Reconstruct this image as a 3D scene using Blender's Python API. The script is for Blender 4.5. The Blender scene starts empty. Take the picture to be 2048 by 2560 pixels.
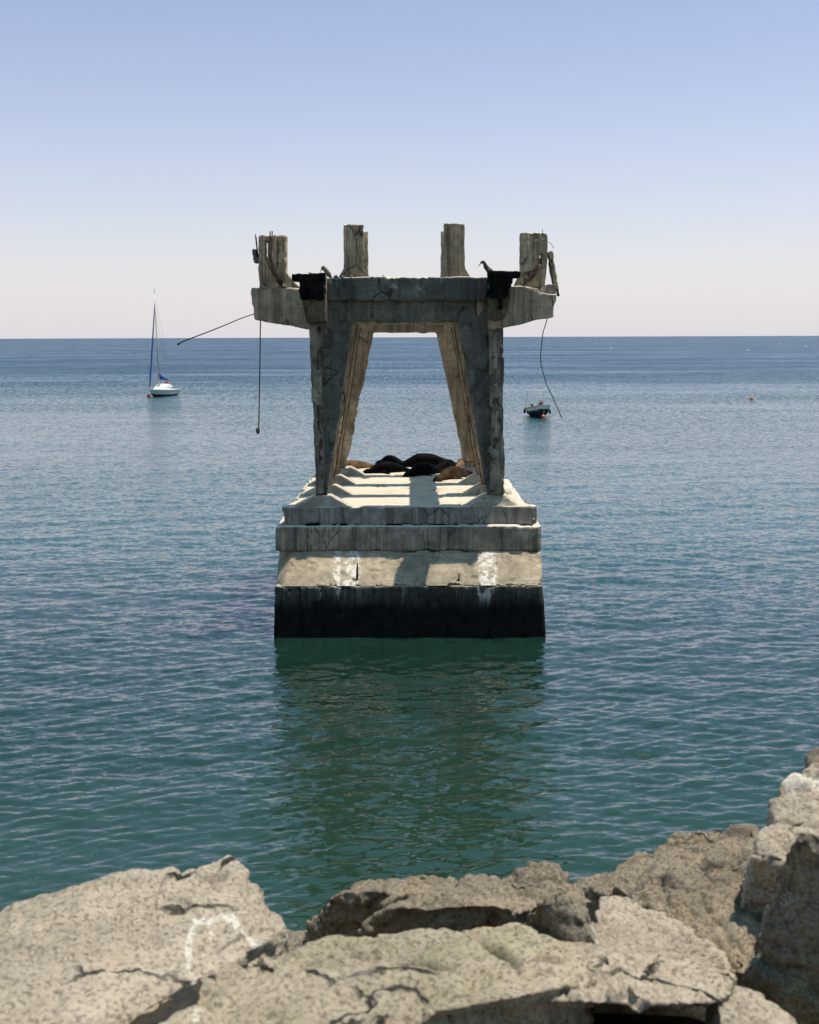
import bpy, bmesh, math, random
import numpy as np
from mathutils import Vector, Matrix

random.seed(7)
rng = np.random.default_rng(11)
scene = bpy.context.scene
COL = scene.collection
R = math.radians

# ------------------------------------------------------------------ camera
CAM_H = 8.5
FPX, CX, CY = 3000.0, 1024.0, 1280.0          # focal length and centre in pixels of a 2048 x 2560 frame
PITCH = math.atan((1280 - 842.7) / FPX)
ROLL = -0.0036
cam_d = bpy.data.cameras.new("camera")
cam = bpy.data.objects.new("camera", cam_d)
COL.objects.link(cam)
cam_m = Matrix.Rotation(math.pi / 2 - PITCH, 4, 'X') @ Matrix.Rotation(ROLL, 4, 'Z')
cam.matrix_world = Matrix.Translation((0, 0, CAM_H)) @ cam_m
cam_d.sensor_fit = 'VERTICAL'
cam_d.sensor_height = 36.0
cam_d.sensor_width = 28.8
cam_d.lens = FPX / 2560 * 36.0
cam_d.clip_start = 0.1
cam_d.clip_end = 120000
cam_d.dof.use_dof = True
cam_d.dof.focus_distance = 34.0
cam_d.dof.aperture_fstop = 3.4
scene.camera = cam
CAM = Vector((0, 0, CAM_H))
CR = cam_m.to_3x3()


def ray(px, py):
    return CR @ Vector(((px - CX) / FPX, -(py - CY) / FPX, -1.0))


def at(px, py, Y):
    """the point of the vertical plane at distance Y that lies in this direction"""
    d = ray(px, py)
    return CAM + d * (Y / d.y)


def atz(px, py, z):
    """the point of the horizontal plane at height z that lies in this direction"""
    d = ray(px, py)
    return CAM + d * ((z - CAM_H) / d.z)


# ------------------------------------------------------------------ numpy noise
def _hash(ix, iy, iz, seed):
    h = (ix.astype(np.int64) * 374761393 + iy.astype(np.int64) * 668265263 + iz.astype(np.int64) * 2147483647
         + seed * 974634777) & 0xFFFFFFFF
    h = ((h ^ (h >> 13)) * 1274126177) & 0xFFFFFFFF
    h = ((h ^ (h >> 16)) * 2246822519) & 0xFFFFFFFF
    return h ^ (h >> 15)


def pnoise(P, seed=0):
    """gradient noise, about -0.7 .. 0.7"""
    F = np.floor(P)
    f = P - F
    I = F.astype(np.int64)
    u = f * f * f * (f * (f * 6 - 15) + 10)
    out = np.zeros(len(P))
    for dx in (0, 1):
        wx = u[:, 0] if dx else 1 - u[:, 0]
        for dy in (0, 1):
            wy = u[:, 1] if dy else 1 - u[:, 1]
            for dz in (0, 1):
                wz = u[:, 2] if dz else 1 - u[:, 2]
                h = _hash(I[:, 0] + dx, I[:, 1] + dy, I[:, 2] + dz, seed)
                gx = ((h & 1023) / 511.5) - 1
                gy = (((h >> 10) & 1023) / 511.5) - 1
                gz = (((h >> 20) & 1023) / 511.5) - 1
                out += wx * wy * wz * (gx * (f[:, 0] - dx) + gy * (f[:, 1] - dy) + gz * (f[:, 2] - dz))
    return out


def fbm(P, octv=4, seed=0, gain=0.5, lac=2.03):
    a, s, out = 1.0, 1.0, np.zeros(len(P))
    for i in range(octv):
        out += a * pnoise(P * s + 17.3 * i, seed + i)
        a *= gain
        s *= lac
    return out


# ------------------------------------------------------------------ node helpers
class NT:
    def __init__(self, mat):
        mat.use_nodes = True
        self.t = mat.node_tree
        self.t.nodes.clear()

    def n(self, typ, ins=None, **kw):
        nd = self.t.nodes.new(typ)
        for k, v in kw.items():
            setattr(nd, k, v)
        for k, v in (ins or {}).items():
            if isinstance(v, bpy.types.NodeSocket):
                self.t.links.new(v, nd.inputs[k])
            else:
                nd.inputs[k].default_value = v
        return nd

    def math(self, op, a, b=0.0, c=None, clamp=False):
        ins = {0: a, 1: b}
        if c is not None:
            ins[2] = c
        return self.n('ShaderNodeMath', ins, operation=op, use_clamp=clamp).outputs[0]

    def mapping(self, vec, scale=(1, 1, 1), loc=(0, 0, 0), rot=(0, 0, 0)):
        return self.n('ShaderNodeMapping', {0: vec, 'Scale': scale, 'Location': loc, 'Rotation': rot}).outputs[0]

    def noise(self, vec, scale=1.0, detail=4.0, rough=0.55, dist=0.0, color=False):
        nd = self.n('ShaderNodeTexNoise', {'Vector': vec, 'Scale': scale, 'Detail': detail, 'Roughness': rough,
                                           'Distortion': dist})
        return nd.outputs['Color' if color else 0]

    def ramp(self, fac, a, b, lo=0.0, hi=1.0):
        """smooth step of fac from a to b mapped to lo..hi"""
        nd = self.n('ShaderNodeMapRange', {0: fac, 1: a, 2: b, 3: lo, 4: hi}, interpolation_type='SMOOTHSTEP')
        return nd.outputs[0]

    def mix(self, fac, a, b, blend='MIX'):
        nd = self.n('ShaderNodeMix', data_type='RGBA', blend_type=blend)
        for i, v in ((0, fac), (6, a), (7, b)):
            if isinstance(v, bpy.types.NodeSocket):
                self.t.links.new(v, nd.inputs[i])
            else:
                nd.inputs[i].default_value = v if i == 0 else (*v[:3], 1)
        return nd.outputs[2]

    def bump(self, h, strength=0.5, dist=0.02, normal=None):
        ins = {'Height': h, 'Strength': strength, 'Distance': dist}
        if normal is not None:
            ins['Normal'] = normal
        return self.n('ShaderNodeBump', ins).outputs[0]

    def out(self, shader):
        self.n('ShaderNodeOutputMaterial', {0: shader})


def plain(name, col, rough=0.6, metal=0.0, var=0.25, scale=8.0, spec=0.4):
    """simple painted or raw material with mottled wear"""
    m = bpy.data.materials.new(name)
    t = NT(m)
    v = t.n('ShaderNodeTexCoord').outputs['Object']
    f = t.noise(v, scale, 5, 0.6)
    c = t.mix(t.ramp(f, 0.3, 0.7), [x * (1 - var) for x in col], [min(1, x * (1 + var)) for x in col])
    b = t.n('ShaderNodeBsdfPrincipled', {'Base Color': c, 'Roughness': rough, 'Metallic': metal,
                                         'Specular IOR Level': spec,
                                         'Normal': t.bump(f, 0.25, 0.01)})
    t.out(b.outputs[0])
    return m


def concrete(name, light=(0.54, 0.43, 0.29), dark=(0.28, 0.222, 0.15), streak=0.75, crack=0.8, top=0.8,
             guano=(0.70, 0.65, 0.56), rust=0.25, splash=None, wet=None, seed=0.0):
    m = bpy.data.materials.new(name)
    t = NT(m)
    v = t.mapping(t.n('ShaderNodeTexCoord').outputs['Object'], loc=(seed, seed * 1.7, seed * 0.6))
    raw = t.n('ShaderNodeTexCoord').outputs['Object']
    geo = t.n('ShaderNodeNewGeometry')
    big = t.noise(v, 0.9, 5, 0.6)
    mid = t.noise(v, 4.5, 6, 0.68, 0.3)
    fine = t.noise(v, 34, 5, 0.7)
    col = t.mix(t.ramp(big, 0.34, 0.68), dark, light)
    col = t.mix(t.ramp(mid, 0.38, 0.72, 0.0, 0.55), col, [x * 0.42 for x in dark])
    # rain streaks running down, dark and pale
    sv = t.mapping(v, (5.5, 5.5, 0.28))
    st = t.noise(sv, 1.0, 5, 0.62)
    stm = t.math('MULTIPLY', t.ramp(st, 0.49, 0.62), streak * 0.72)
    col = t.mix(stm, col, [x * 0.34 for x in dark])
    sv3 = t.mapping(v, (17, 17, 0.45), (1, 8, 3))
    st3 = t.noise(sv3, 1.0, 5, 0.65)
    col = t.mix(t.math('MULTIPLY', t.ramp(st3, 0.5, 0.66), streak * 0.55), col, [x * 0.4 for x in dark])
    sv2 = t.mapping(v, (8.5, 8.5, 0.2), (4, 2, 9))
    st2 = t.noise(sv2, 1.0, 4, 0.55)
    col = t.mix(t.math('MULTIPLY', t.ramp(st2, 0.56, 0.72), streak * 0.5), col, [min(0.6, x * 1.45) for x in light])
    # rust coming through
    rv = t.noise(t.mapping(v, (3.2, 3.2, 0.7), (7, 1, 3)), 1.0, 6, 0.7)
    col = t.mix(t.math('MULTIPLY', t.ramp(rv, 0.6, 0.75), rust), col, (0.16, 0.075, 0.032))
    # salt and pitting
    col = t.mix(t.ramp(fine, 0.56, 0.74, 0.0, 0.5), col, (0.035, 0.034, 0.032))
    pale = t.noise(v, 21, 3, 0.6)
    col = t.mix(t.ramp(pale, 0.6, 0.75, 0.0, 0.35), col, (0.42, 0.385, 0.32))
    # board marks left by the shuttering
    sep = t.n('ShaderNodeSeparateXYZ', {0: raw})
    zb = t.math('FRACT', t.math('MULTIPLY', t.math('ADD', sep.outputs[2], t.math('MULTIPLY', mid, 0.05)), 1.55))
    line = t.ramp(t.math('ABSOLUTE', t.math('SUBTRACT', zb, 0.5)), 0.0, 0.018, 1.0, 0.0)
    line = t.math('MULTIPLY', line, t.ramp(big, 0.42, 0.6))
    col = t.mix(t.math('MULTIPLY', line, 0.55), col, (0.03, 0.028, 0.025))
    # cracks
    wob = t.n('ShaderNodeVectorMath', {0: v, 1: t.n('ShaderNodeVectorMath', {
        0: t.noise(v, 2.2, 5, 0.65, color=True), 'Scale': 0.28}, operation='SCALE').outputs[0]}, operation='ADD').outputs[0]
    vo = t.n('ShaderNodeTexVoronoi', {'Vector': t.mapping(wob, (0.8, 0.8, 0.45)), 'Scale': 1.15},
             feature='DISTANCE_TO_EDGE').outputs['Distance']
    ck = t.math('MULTIPLY', t.ramp(vo, 0.004, 0.02, 1.0, 0.0), t.ramp(t.noise(v, 0.75, 2, 0.5), 0.53, 0.6))
    ck = t.math('MULTIPLY', ck, crack)
    col = t.mix(ck, col, (0.012, 0.011, 0.01))
    # guano lies on what faces up
    nz = t.n('ShaderNodeSeparateXYZ', {0: geo.outputs['Normal']}).outputs[2]
    gm = t.math('MULTIPLY', t.ramp(nz, 0.55, 0.85), top)
    gpat = t.noise(t.mapping(v, (0.7, 2.2, 1.0)), 1.4, 6, 0.65)
    gcol = t.mix(t.ramp(gpat, 0.52, 0.68), guano, (0.44, 0.36, 0.25))
    gcol = t.mix(t.ramp(fine, 0.58, 0.76, 0.0, 0.6), gcol, (0.24, 0.2, 0.15))
    col = t.mix(gm, col, gcol)
    rough = 0.88
    if splash:
        # white runs below roosts: each one at its own place along the wall
        acc = None
        edge = t.noise(t.mapping(v, (1.0, 1.0, 0.35)), 5, 5, 0.7)
        for (sx, sw, za, zb_) in splash:
            d = t.math('ABSOLUTE', t.math('SUBTRACT', sep.outputs[0], sx))
            d = t.math('ADD', d, t.math('MULTIPLY', t.math('SUBTRACT', edge, 0.5), 0.75 * sw + 0.1))
            a = t.ramp(d, sw * 0.55, sw * 1.05, 1.0, 0.0)
            zz = t.math('ADD', sep.outputs[2], t.math('MULTIPLY', t.math('SUBTRACT', edge, 0.5), 0.5))
            a = t.math('MULTIPLY', a, t.ramp(zz, za, zb_))
            acc = a if acc is None else t.math('MAXIMUM', acc, a)
        acc = t.math('MULTIPLY', acc, t.ramp(t.noise(t.mapping(v, (1, 1, .22)), 7, 6, 0.72), 0.43, 0.57, 0.0, 0.9))
        col = t.mix(acc, col, (0.68, 0.645, 0.585))
    if wet:
        # black tidal growth up to the high-water mark
        z0, z1 = wet
        zz = t.math('ADD', sep.outputs[2], t.math('MULTIPLY', t.math('SUBTRACT', st, 0.5), 0.9))
        wm = t.ramp(zz, z0, z1, 1.0, 0.0)
        col = t.mix(wm, col, t.mix(t.ramp(mid, 0.4, 0.7), (0.0025, 0.003, 0.003), (0.008, 0.009, 0.007)))
    h = t.math('ADD', t.math('MULTIPLY', fine, 0.35), t.math('MULTIPLY', mid, 0.65))
    h = t.math('SUBTRACT', h, t.math('MULTIPLY', ck, 1.5))
    h = t.math('SUBTRACT', h, t.math('MULTIPLY', line, 0.4))
    b = t.n('ShaderNodeBsdfPrincipled', {'Base Color': col, 'Roughness': rough, 'Specular IOR Level': 0.25,
                                         'Normal': t.bump(h, 0.7, 0.03)})
    t.out(b.outputs[0])
    return m


def rock_mat(name, a=(0.54, 0.45, 0.345), b=(0.37, 0.31, 0.235), olive=0.0, dark=0.45, seed=0.0):
    m = bpy.data.materials.new(name)
    t = NT(m)
    v = t.mapping(t.n('ShaderNodeTexCoord').outputs['Object'], loc=(seed, seed * 2.1, -seed))
    big = t.noise(v, 1.1, 5, 0.6)
    mid = t.noise(t.mapping(v, (1, 1, 2.2), rot=(0.3, 0.4, 0.2)), 5.0, 6, 0.7, 0.4)
    fine = t.noise(v, 30, 6, 0.75)
    grain = t.noise(v, 95, 3, 0.7)
    col = t.mix(t.ramp(big, 0.35, 0.65), b, a)
    col = t.mix(t.ramp(t.noise(v, 1.7, 4, 0.6, 0.5), 0.5, 0.66, 0.0, olive), col, (0.30, 0.285, 0.13))
    col = t.mix(t.ramp(t.noise(v, 2.6, 4, 0.55), 0.63, 0.74, 0.0, 0.4), col, (0.42, 0.27, 0.13))
    zone = t.ramp(t.noise(v, 1.25, 3, 0.55), 0.44, 0.66, 0.12, 1.0)
    col = t.mix(t.math('MULTIPLY', t.ramp(mid, 0.54, 0.74, 0.0, dark), zone), col, (0.09, 0.08, 0.06))
    pores = t.noise(t.mapping(v, (1, 1, 1.6)), 42, 5, 0.75, 0.3)
    col = t.mix(t.math('MULTIPLY', t.ramp(pores, 0.57, 0.76, 0.0, 0.38), t.ramp(t.noise(v, 1.6, 3, 0.6), 0.46, 0.68, 0.15, 0.85)), col, (0.085, 0.075, 0.055))
    col = t.mix(t.ramp(fine, 0.57, 0.76, 0.0, 0.45), col, (0.11, 0.097, 0.075))
    col = t.mix(t.ramp(grain, 0.52, 0.7, 0.0, 0.6), col, (0.62, 0.555, 0.46))
    vc = t.n('ShaderNodeTexVoronoi', {'Vector': t.n('ShaderNodeVectorMath', {0: v, 1: t.n('ShaderNodeVectorMath', {0: t.noise(v, 3, 4, .6, color=True), 'Scale': .3}, operation='SCALE').outputs[0]}, operation='ADD').outputs[0],
                                      'Scale': 1.5}, feature='DISTANCE_TO_EDGE').outputs['Distance']
    ckr = t.math('MULTIPLY', t.ramp(vc, 0.004, 0.03, 1.0, 0.0), t.ramp(t.noise(v, 1.3, 2, .5), 0.5, 0.6))
    col = t.mix(ckr, col, (0.03, 0.027, 0.02))
    vein = t.n('ShaderNodeAttribute', attribute_name='vein').outputs['Fac']
    vm = t.math('MULTIPLY', t.ramp(vein, 0.25, 0.6), t.ramp(fine, 0.78, 0.56))
    col = t.mix(vm, col, t.mix(t.ramp(mid, 0.5, 0.7), (0.68, 0.62, 0.54), (0.52, 0.38, 0.27)))
    h = t.math('ADD', t.math('MULTIPLY', t.math('MULTIPLY', mid, 0.6), zone), t.math('MULTIPLY', fine, 0.3))
    h = t.math('ADD', h, t.math('MULTIPLY', grain, 0.1))
    h = t.math('SUBTRACT', h, t.math('MULTIPLY', t.ramp(pores, 0.52, 0.72), 0.3))
    h = t.math('SUBTRACT', h, t.math('MULTIPLY', ckr, 0.8))
    sparkle = t.ramp(grain, 0.62, 0.72, 0.9, 0.35)
    bs = t.n('ShaderNodeBsdfPrincipled', {'Base Color': col, 'Roughness': sparkle, 'Specular IOR Level': 0.35,
                                          'Normal': t.bump(h, 0.9, 0.06)})
    t.out(bs.outputs[0])
    return m


# ------------------------------------------------------------------ object helpers
def link(name, me, mat=None, parent=None):
    o = bpy.data.objects.new(name, me)
    COL.objects.link(o)
    if mat is not None:
        me.materials.append(mat)
    if parent is not None:
        o.parent = parent
    return o


def tag(o, label, cat, group=None):
    o['label'] = label
    o['category'] = cat
    if group:
        o['group'] = group
    return o


def empty(name, loc, label, cat, group=None):
    o = bpy.data.objects.new(name, None)
    COL.objects.link(o)
    o.location = loc
    o.empty_display_size = 0.2
    return tag(o, label, cat, group)


def smooth(me, on=True):
    me.polygons.foreach_set('use_smooth', [on] * len(me.polygons))
    me.update()


def from_bm(name, bm, mat, parent=None, sm=False, origin=None):
    bmesh.ops.recalc_face_normals(bm, faces=bm.faces[:])
    if origin is not None:
        bmesh.ops.translate(bm, verts=bm.verts[:], vec=-Vector(origin))
    me = bpy.data.meshes.new(name)
    bm.to_mesh(me)
    bm.free()
    if sm:
        smooth(me)
    return link(name, me, mat, parent)


def ragged(pts, step=0.16, amp=0.012, chip=0.0, closed=True):
    """subdivide an outline and shake it"""
    out = []
    n = len(pts)
    for i in range(n if closed else n - 1):
        a, b = Vector(pts[i]), Vector(pts[(i + 1) % n])
        L = (b - a).length
        k = max(1, int(L / step))
        nrm = Vector((-(b - a).y, (b - a).x)).normalized()
        for j in range(k):
            p = a.lerp(b, j / k)
            d = random.uniform(-amp, amp)
            if chip and random.random() < 0.18:
                d += random.uniform(-chip, chip)
            out.append(p + nrm * d if j else p + nrm * d * 0.4)
    return out


def add_prism(bm, poly, y0, y1):
    """poly of (x, z) extruded from y0 to y1"""
    f = [bm.verts.new((p[0], y0, p[1])) for p in poly]
    b = [bm.verts.new((p[0], y1, p[1])) for p in poly]
    bm.faces.new(f)
    bm.faces.new(b[::-1])
    n = len(poly)
    for i in range(n):
        bm.faces.new((f[i], f[(i + 1) % n], b[(i + 1) % n], b[i]))


def add_loft(bm, rings, cap=True):
    vs = [[bm.verts.new(p) for p in r] for r in rings]
    n = len(rings[0])
    for a, b in zip(vs[:-1], vs[1:]):
        for i in range(n):
            bm.faces.new((a[i], a[(i + 1) % n], b[(i + 1) % n], b[i]))
    if cap:
        bm.faces.new(vs[0][::-1])
        bm.faces.new(vs[-1])


def add_tube(bm, pts, rad, n=8):
    pts = [Vector(p) for p in pts]
    rings = []
    up = Vector((0.13, 0.31, 0.94)).normalized()
    for i, p in enumerate(pts):
        d = (pts[min(i + 1, len(pts) - 1)] - pts[max(i - 1, 0)]).normalized()
        u = d.cross(up)
        if u.length < 0.1:
            u = d.cross(Vector((1, 0, 0)))
        u.normalize()
        w = d.cross(u)
        r = rad[i] if isinstance(rad, (list, tuple)) else rad
        rings.append([p + u * (r * math.cos(2 * math.pi * k / n)) + w * (r * math.sin(2 * math.pi * k / n))
                      for k in range(n)])
    add_loft(bm, rings)


def add_box(bm, lo, hi):
    add_prism(bm, [(lo[0], lo[2]), (hi[0], lo[2]), (hi[0], hi[2]), (lo[0], hi[2])], lo[1], hi[1])


def add_ball(bm, c, r, seg=16, sc=(1, 1, 1)):
    mt = Matrix.Translation(c) @ Matrix.Diagonal((*[r * s for s in sc], 1))
    bmesh.ops.create_uvsphere(bm, u_segments=seg, v_segments=max(6, seg * 2 // 3), radius=1, matrix=mt)


def remeshed(o, voxel, smooth_it=0):
    """replace the mesh of o by its voxel remesh (fuses overlapping pieces into one skin)"""
    md = o.modifiers.new('r', 'REMESH')
    md.mode = 'VOXEL'
    md.voxel_size = voxel
    if smooth_it:
        s = o.modifiers.new('s', 'SMOOTH')
        s.iterations = smooth_it
        s.factor = 0.5
    bpy.context.view_layer.update()
    dg = bpy.context.evaluated_depsgraph_get()
    me = bpy.data.meshes.new_from_object(o.evaluated_get(dg))
    o.modifiers.clear()
    old = o.data
    mats = list(old.materials)
    o.data = me
    me.materials.clear()
    for mm in mats:
        me.materials.append(mm)
    nm = old.name
    bpy.data.meshes.remove(old)
    me.name = nm
    return o


def get_co(me):
    a = np.empty(len(me.vertices) * 3)
    me.vertices.foreach_get('co', a)
    return a.reshape(-1, 3)


def get_no(me):
    a = np.empty(len(me.vertices) * 3)
    me.vertices.foreach_get('normal', a)
    return a.reshape(-1, 3)


def erode(o, voxel=0.04, rough=0.012, spall=0.08, scale=2.0, seed=0, thr=0.12, chip=1.0):
    """weathered concrete: fine unevenness, bitten edges and spalled pits"""
    remeshed(o, voxel)
    me = o.data
    co, no = get_co(me), get_no(me)
    # how far the normal field bends nearby marks the edges
    d = rough * 0.55 * fbm(co * 6, 3, seed) + rough * 0.45 * fbm(co * 1.6, 2, seed + 5)
    pit = np.maximum(0, fbm(co * scale * np.array([1, 1, 0.55]), 4, seed + 9) - thr)
    d -= np.minimum(np.maximum(0, pit - 0.08) * spall * 6.0, spall * 0.8)
    # corners: where the faces round a point disagree with its mean direction
    pn = np.empty(len(me.polygons) * 3)
    me.polygons.foreach_get('normal', pn)
    pn = pn.reshape(-1, 3)
    lv = np.empty(len(me.loops), dtype=np.int32)
    me.loops.foreach_get('vertex_index', lv)
    lt = np.empty(len(me.polygons), dtype=np.int32)
    me.polygons.foreach_get('loop_total', lt)
    dt = np.einsum('ij,ij->i', np.repeat(pn, lt, axis=0), no[lv])
    md = np.ones(len(co))
    np.minimum.at(md, lv, dt)
    edge = np.clip((0.97 - md) / 0.2, 0, 1)
    d -= edge * np.minimum(0.07 * chip, 0.22 * chip * np.maximum(0, fbm(co * 2.6, 4, seed + 21, 0.65) - 0.12))
    co = co + no * d[:, None]
    me.vertices.foreach_set('co', co.ravel())
    smooth(me)
    return o


# ------------------------------------------------------------------ materials
M = {}
M['conc'] = concrete('weathered_concrete', seed=0.0)
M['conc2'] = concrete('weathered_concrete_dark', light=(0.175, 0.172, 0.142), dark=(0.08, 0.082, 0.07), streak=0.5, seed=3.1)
M['conc_post'] = concrete('weathered_concrete_post', light=(0.54, 0.42, 0.27), dark=(0.29, 0.225, 0.145), streak=1.0,
                          rust=0.35, seed=7.7)
M['deck'] = concrete('guano_deck', light=(0.36, 0.33, 0.28), dark=(0.2, 0.185, 0.155), crack=0.5, top=1.0,
                     guano=(0.63, 0.555, 0.45), seed=1.2)
M['tier'] = concrete('tier_concrete', light=(0.40, 0.35, 0.265), dark=(0.19, 0.17, 0.135), streak=1.0, crack=0.5, top=0.8,
                     seed=5.2)
M['foot'] = concrete('footing_concrete', light=(0.42, 0.37, 0.29), dark=(0.28, 0.245, 0.195), streak=0.3, crack=0.5, top=0.75,
                     guano=(0.58, 0.51, 0.41), seed=6.6)
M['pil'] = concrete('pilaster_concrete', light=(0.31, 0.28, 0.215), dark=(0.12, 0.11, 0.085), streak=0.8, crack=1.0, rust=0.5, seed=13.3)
M['cant'] = concrete('pale_concrete', light=(0.46, 0.385, 0.27), dark=(0.26, 0.22, 0.155), streak=0.8, seed=11.5)
M['soot'] = plain('black_timber', (0.006, 0.0055, 0.0055), 0.9, var=0.7, scale=3, spec=0.06)
M['mossy'] = concrete('mossy_concrete', light=(0.13, 0.125, 0.075), dark=(0.05, 0.05, 0.03), streak=0.9, seed=9.3)
M['rust'] = plain('rusty_steel', (0.095, 0.062, 0.038), 0.95, var=0.6, scale=14, spec=0.1)
M['steel'] = plain('dark_steel', (0.03, 0.026, 0.024), 0.7, var=0.4)

# ------------------------------------------------------------------ the ruined pier
Y0 = atz(1024, 1592, 0.0).y                      # front of the block at the waterline
Y_T2, Y_T1 = Y0 + 1.2, Y0 + 1.6
Z_DECK = at(1030, 1266, Y_T1).z
Z_LEDGE = at(1020, 1316, Y_T2).z
Z_PT = at(1020, 1377, Y_T2).z                    # top of the sloping plinth
Z_PB = at(1020, 1463, Y0 + 0.02).z               # its lower edge
YB = [max(Y_T1 + 0.18, atz(1012, y, Z_DECK).y) for y in (1261, 1236.5, 1210, 1188)]
YB[0] = Y_T1 + 0.2
TB = 0.5
XC = at(1012, 1266, Y_T1).x
Y_BACK = YB[3] + 2.6

pier = empty('ruined_pier', (XC, Y0, 0), 'ruined concrete jetty pier with four portal frames on a stepped block in the sea',
             'pier')
PO = Vector(pier.location)


def part(name, bm, mat, parent=None, **kw):
    return from_bm(name, bm, mat, parent or pier, origin=PO, **kw)


def poly_at(px, Y):
    return [(at(x, y, Y).x, at(x, y, Y).z) for x, y in px]


def xz(p):
    return (p.x, p.z)


# lower block in the tidal zone
bm = bmesh.new()
xl, xr = at(683, 1560, Y0).x, at(1366, 1560, Y0).x
xl2, xr2 = at(686, 1464, Y0).x, at(1359, 1464, Y0).x
yb_ = Y_BACK + 1.2
zb = Z_PB
def slab_levels(bm, levels):
    """levels of (z, xl, xr, yfront, yback, corner cut) joined into one solid"""
    rings = []
    for z, a, b, f, k, c in levels:
        rings.append([Vector((a + c, f, z)), Vector((b - c, f, z)), Vector((b, f + c, z)), Vector((b, k, z)),
                      Vector((a, k, z)), Vector((a, f + c, z))])
    add_loft(bm, rings)
slab_levels(bm, [(-2.5, xl, xr, Y0, yb_, 0.06), (0.0, xl, xr, Y0, yb_, 0.06), (zb - 0.03, xl2, xr2, Y0 + 0.02, yb_ - 0.02, 0.1)])
o = part('tidal_block', bm, None)
o.data.materials.append(concrete('tidal_concrete', light=(0.16, 0.155, 0.13), dark=(0.05, 0.052, 0.045), streak=1.0,
                                 top=0.4, wet=(zb - 0.75, zb - 0.12), seed=2.4,
                                 splash=[(at(843, 1480, Y0).x - XC, 0.1, zb - 0.7, zb - 0.2), (at(1215, 1480, Y0).x - XC, 0.3, zb - 0.9, zb - 0.1)]))
erode(o, 0.045, 0.045, 0.10, 1.9, 31, 0.05, chip=2.5)

# sloping plinth
bm = bmesh.new()
a, b = at(690, 1460, Y0).x, at(1357, 1460, Y0).x
a2, b2 = at(688, 1378, Y_T2).x, at(1357, 1378, Y_T2).x
lw = a - 0.05
rings = []
for z, f, xa, xb, cl, cr in ((zb - 0.02, Y0 + 0.03, lw, b, 0.22, 0.12), (Z_PT, Y_T2 + 0.05, a2 - 0.02, b2, 0.55, 0.05)):
    rings.append([Vector((xa + cl, f, z)), Vector((xb - cr, f, z)), Vector((xb, f + cr, z)), Vector((xb, yb_ - 0.2, z)),
                  Vector((xa, yb_ - 0.2, z)), Vector((xa, f + cl * 2.6, z))])
add_loft(bm, rings)
o = part('plinth', bm, None)
o.data.materials.append(concrete('plinth_concrete', light=(0.46, 0.385, 0.275), dark=(0.30, 0.25, 0.18), streak=0.3, crack=0.35,
                                 top=0.0, seed=4.4,
                                 splash=[(at(843, 1430, Y0 + .6).x - XC, 0.13, zb - 0.6, zb), (at(880, 1450, Y0 + .6).x - XC, 0.3, zb - 1.5, zb - 1.0),
                                         (at(1218, 1430, Y0 + .6).x - XC, 0.32, zb - 0.6, zb)]))
erode(o, 0.045, 0.014, 0.06, 1.9, 37, chip=2.0)

# second tier
bm = bmesh.new()
a, b = at(687, 1345, Y_T2).x, at(1355, 1345, Y_T2).x
slab_levels(bm, [(Z_PT - 0.02, a, b, Y_T2, yb_ - 0.5, 0.05), (Z_LEDGE, a + 0.02, b - 0.02, Y_T2 + 0.02, yb_ - 0.5, 0.05)])
o = part('lower_tier', bm, M['tier'])
erode(o, 0.05, 0.014, 0.06, 1.8, 41)

# deck slab, wider at the broken front corners
bm = bmesh.new()
f = Y_T1
def deck_pt(px, py):
    return atz(px, py, Z_DECK)
a, b = at(704, 1285, f).x, at(1344, 1280, f).x
ar, br = XC - 0.685 * (CAM_H - Z_DECK), XC + 0.695 * (CAM_H - Z_DECK)
plan = [(a + 0.1, f), (a + 1.6, f - 0.02), (XC, f - 0.05), (b - 1.5, f - 0.01), (b - 0.12, f), (b, f + 0.15),
        (b - 0.12, f + 0.5), (br, f + 1.1), (br - 0.06, Y_BACK), (ar + 0.1, Y_BACK), (ar, f + 1.2), (a + 0.1, f + 0.5), (a, f + 0.2)]
plan = ragged(plan, 0.3, 0.025, 0.05)
lo = [Vector((p.x, p.y, Z_LEDGE - 0.02)) for p in plan]
hi = [Vector((p.x, p.y, Z_DECK)) for p in plan]
add_loft(bm, [lo, hi])
o = part('deck_slab', bm, M['deck'])
erode(o, 0.045, 0.018, 0.08, 1.6, 43)

# footings under the legs
def px_at_bent(px, py, k):
    """front-frame outline moved to frame k at its real size"""
    p = at(px, py, YB[0])
    return p.x, p.z
Z_FT = at(1240, 1238, YB[0]).z                    # where a leg stands on its footing
legL = (at(790, 1236, YB[0]).x, at(818, 1236, YB[0]).x)
legR = (at(1219, 1236, YB[0]).x, at(1262, 1236, YB[0]).x)
for k in range(4):
    for s, (xa, xb) in ((-1, legL), (1, legR)):
        bm = bmesh.new()
        yf, yk = YB[k] - 0.02, YB[k] + TB + 0.06
        if s < 0:
            xa, xb = xa - 0.05, xb + 0.1
            o1, o2 = (0.72, 0.62)
        else:
            xa, xb = xa - 0.1, xb + 0.05
            o1, o2 = (0.62, 0.42)
        if k == 3:
            xa, xb = (xa, xb + 0.22) if s < 0 else (xa - 0.22, xb)
        ysp = 0.16
        yff = yf - 0.2
        prof = [Vector((xa - o1, yff, Z_DECK - 0.06)), Vector((xb + o2, yff, Z_DECK - 0.06)),
                Vector((xb + o2, yk + ysp, Z_DECK - 0.06)), Vector((xa - o1, yk + ysp, Z_DECK - 0.06))]
        top_ = [Vector((xa, yf, Z_FT)), Vector((xb, yf, Z_FT)), Vector((xb, yk, Z_FT)), Vector((xa, yk, Z_FT))]
        add_loft(bm, [prof, top_])
        o = part('footing', bm, M['foot'])
        erode(o, 0.04, 0.012, 0.05, 2.2, 50 + k * 2 + s)

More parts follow.
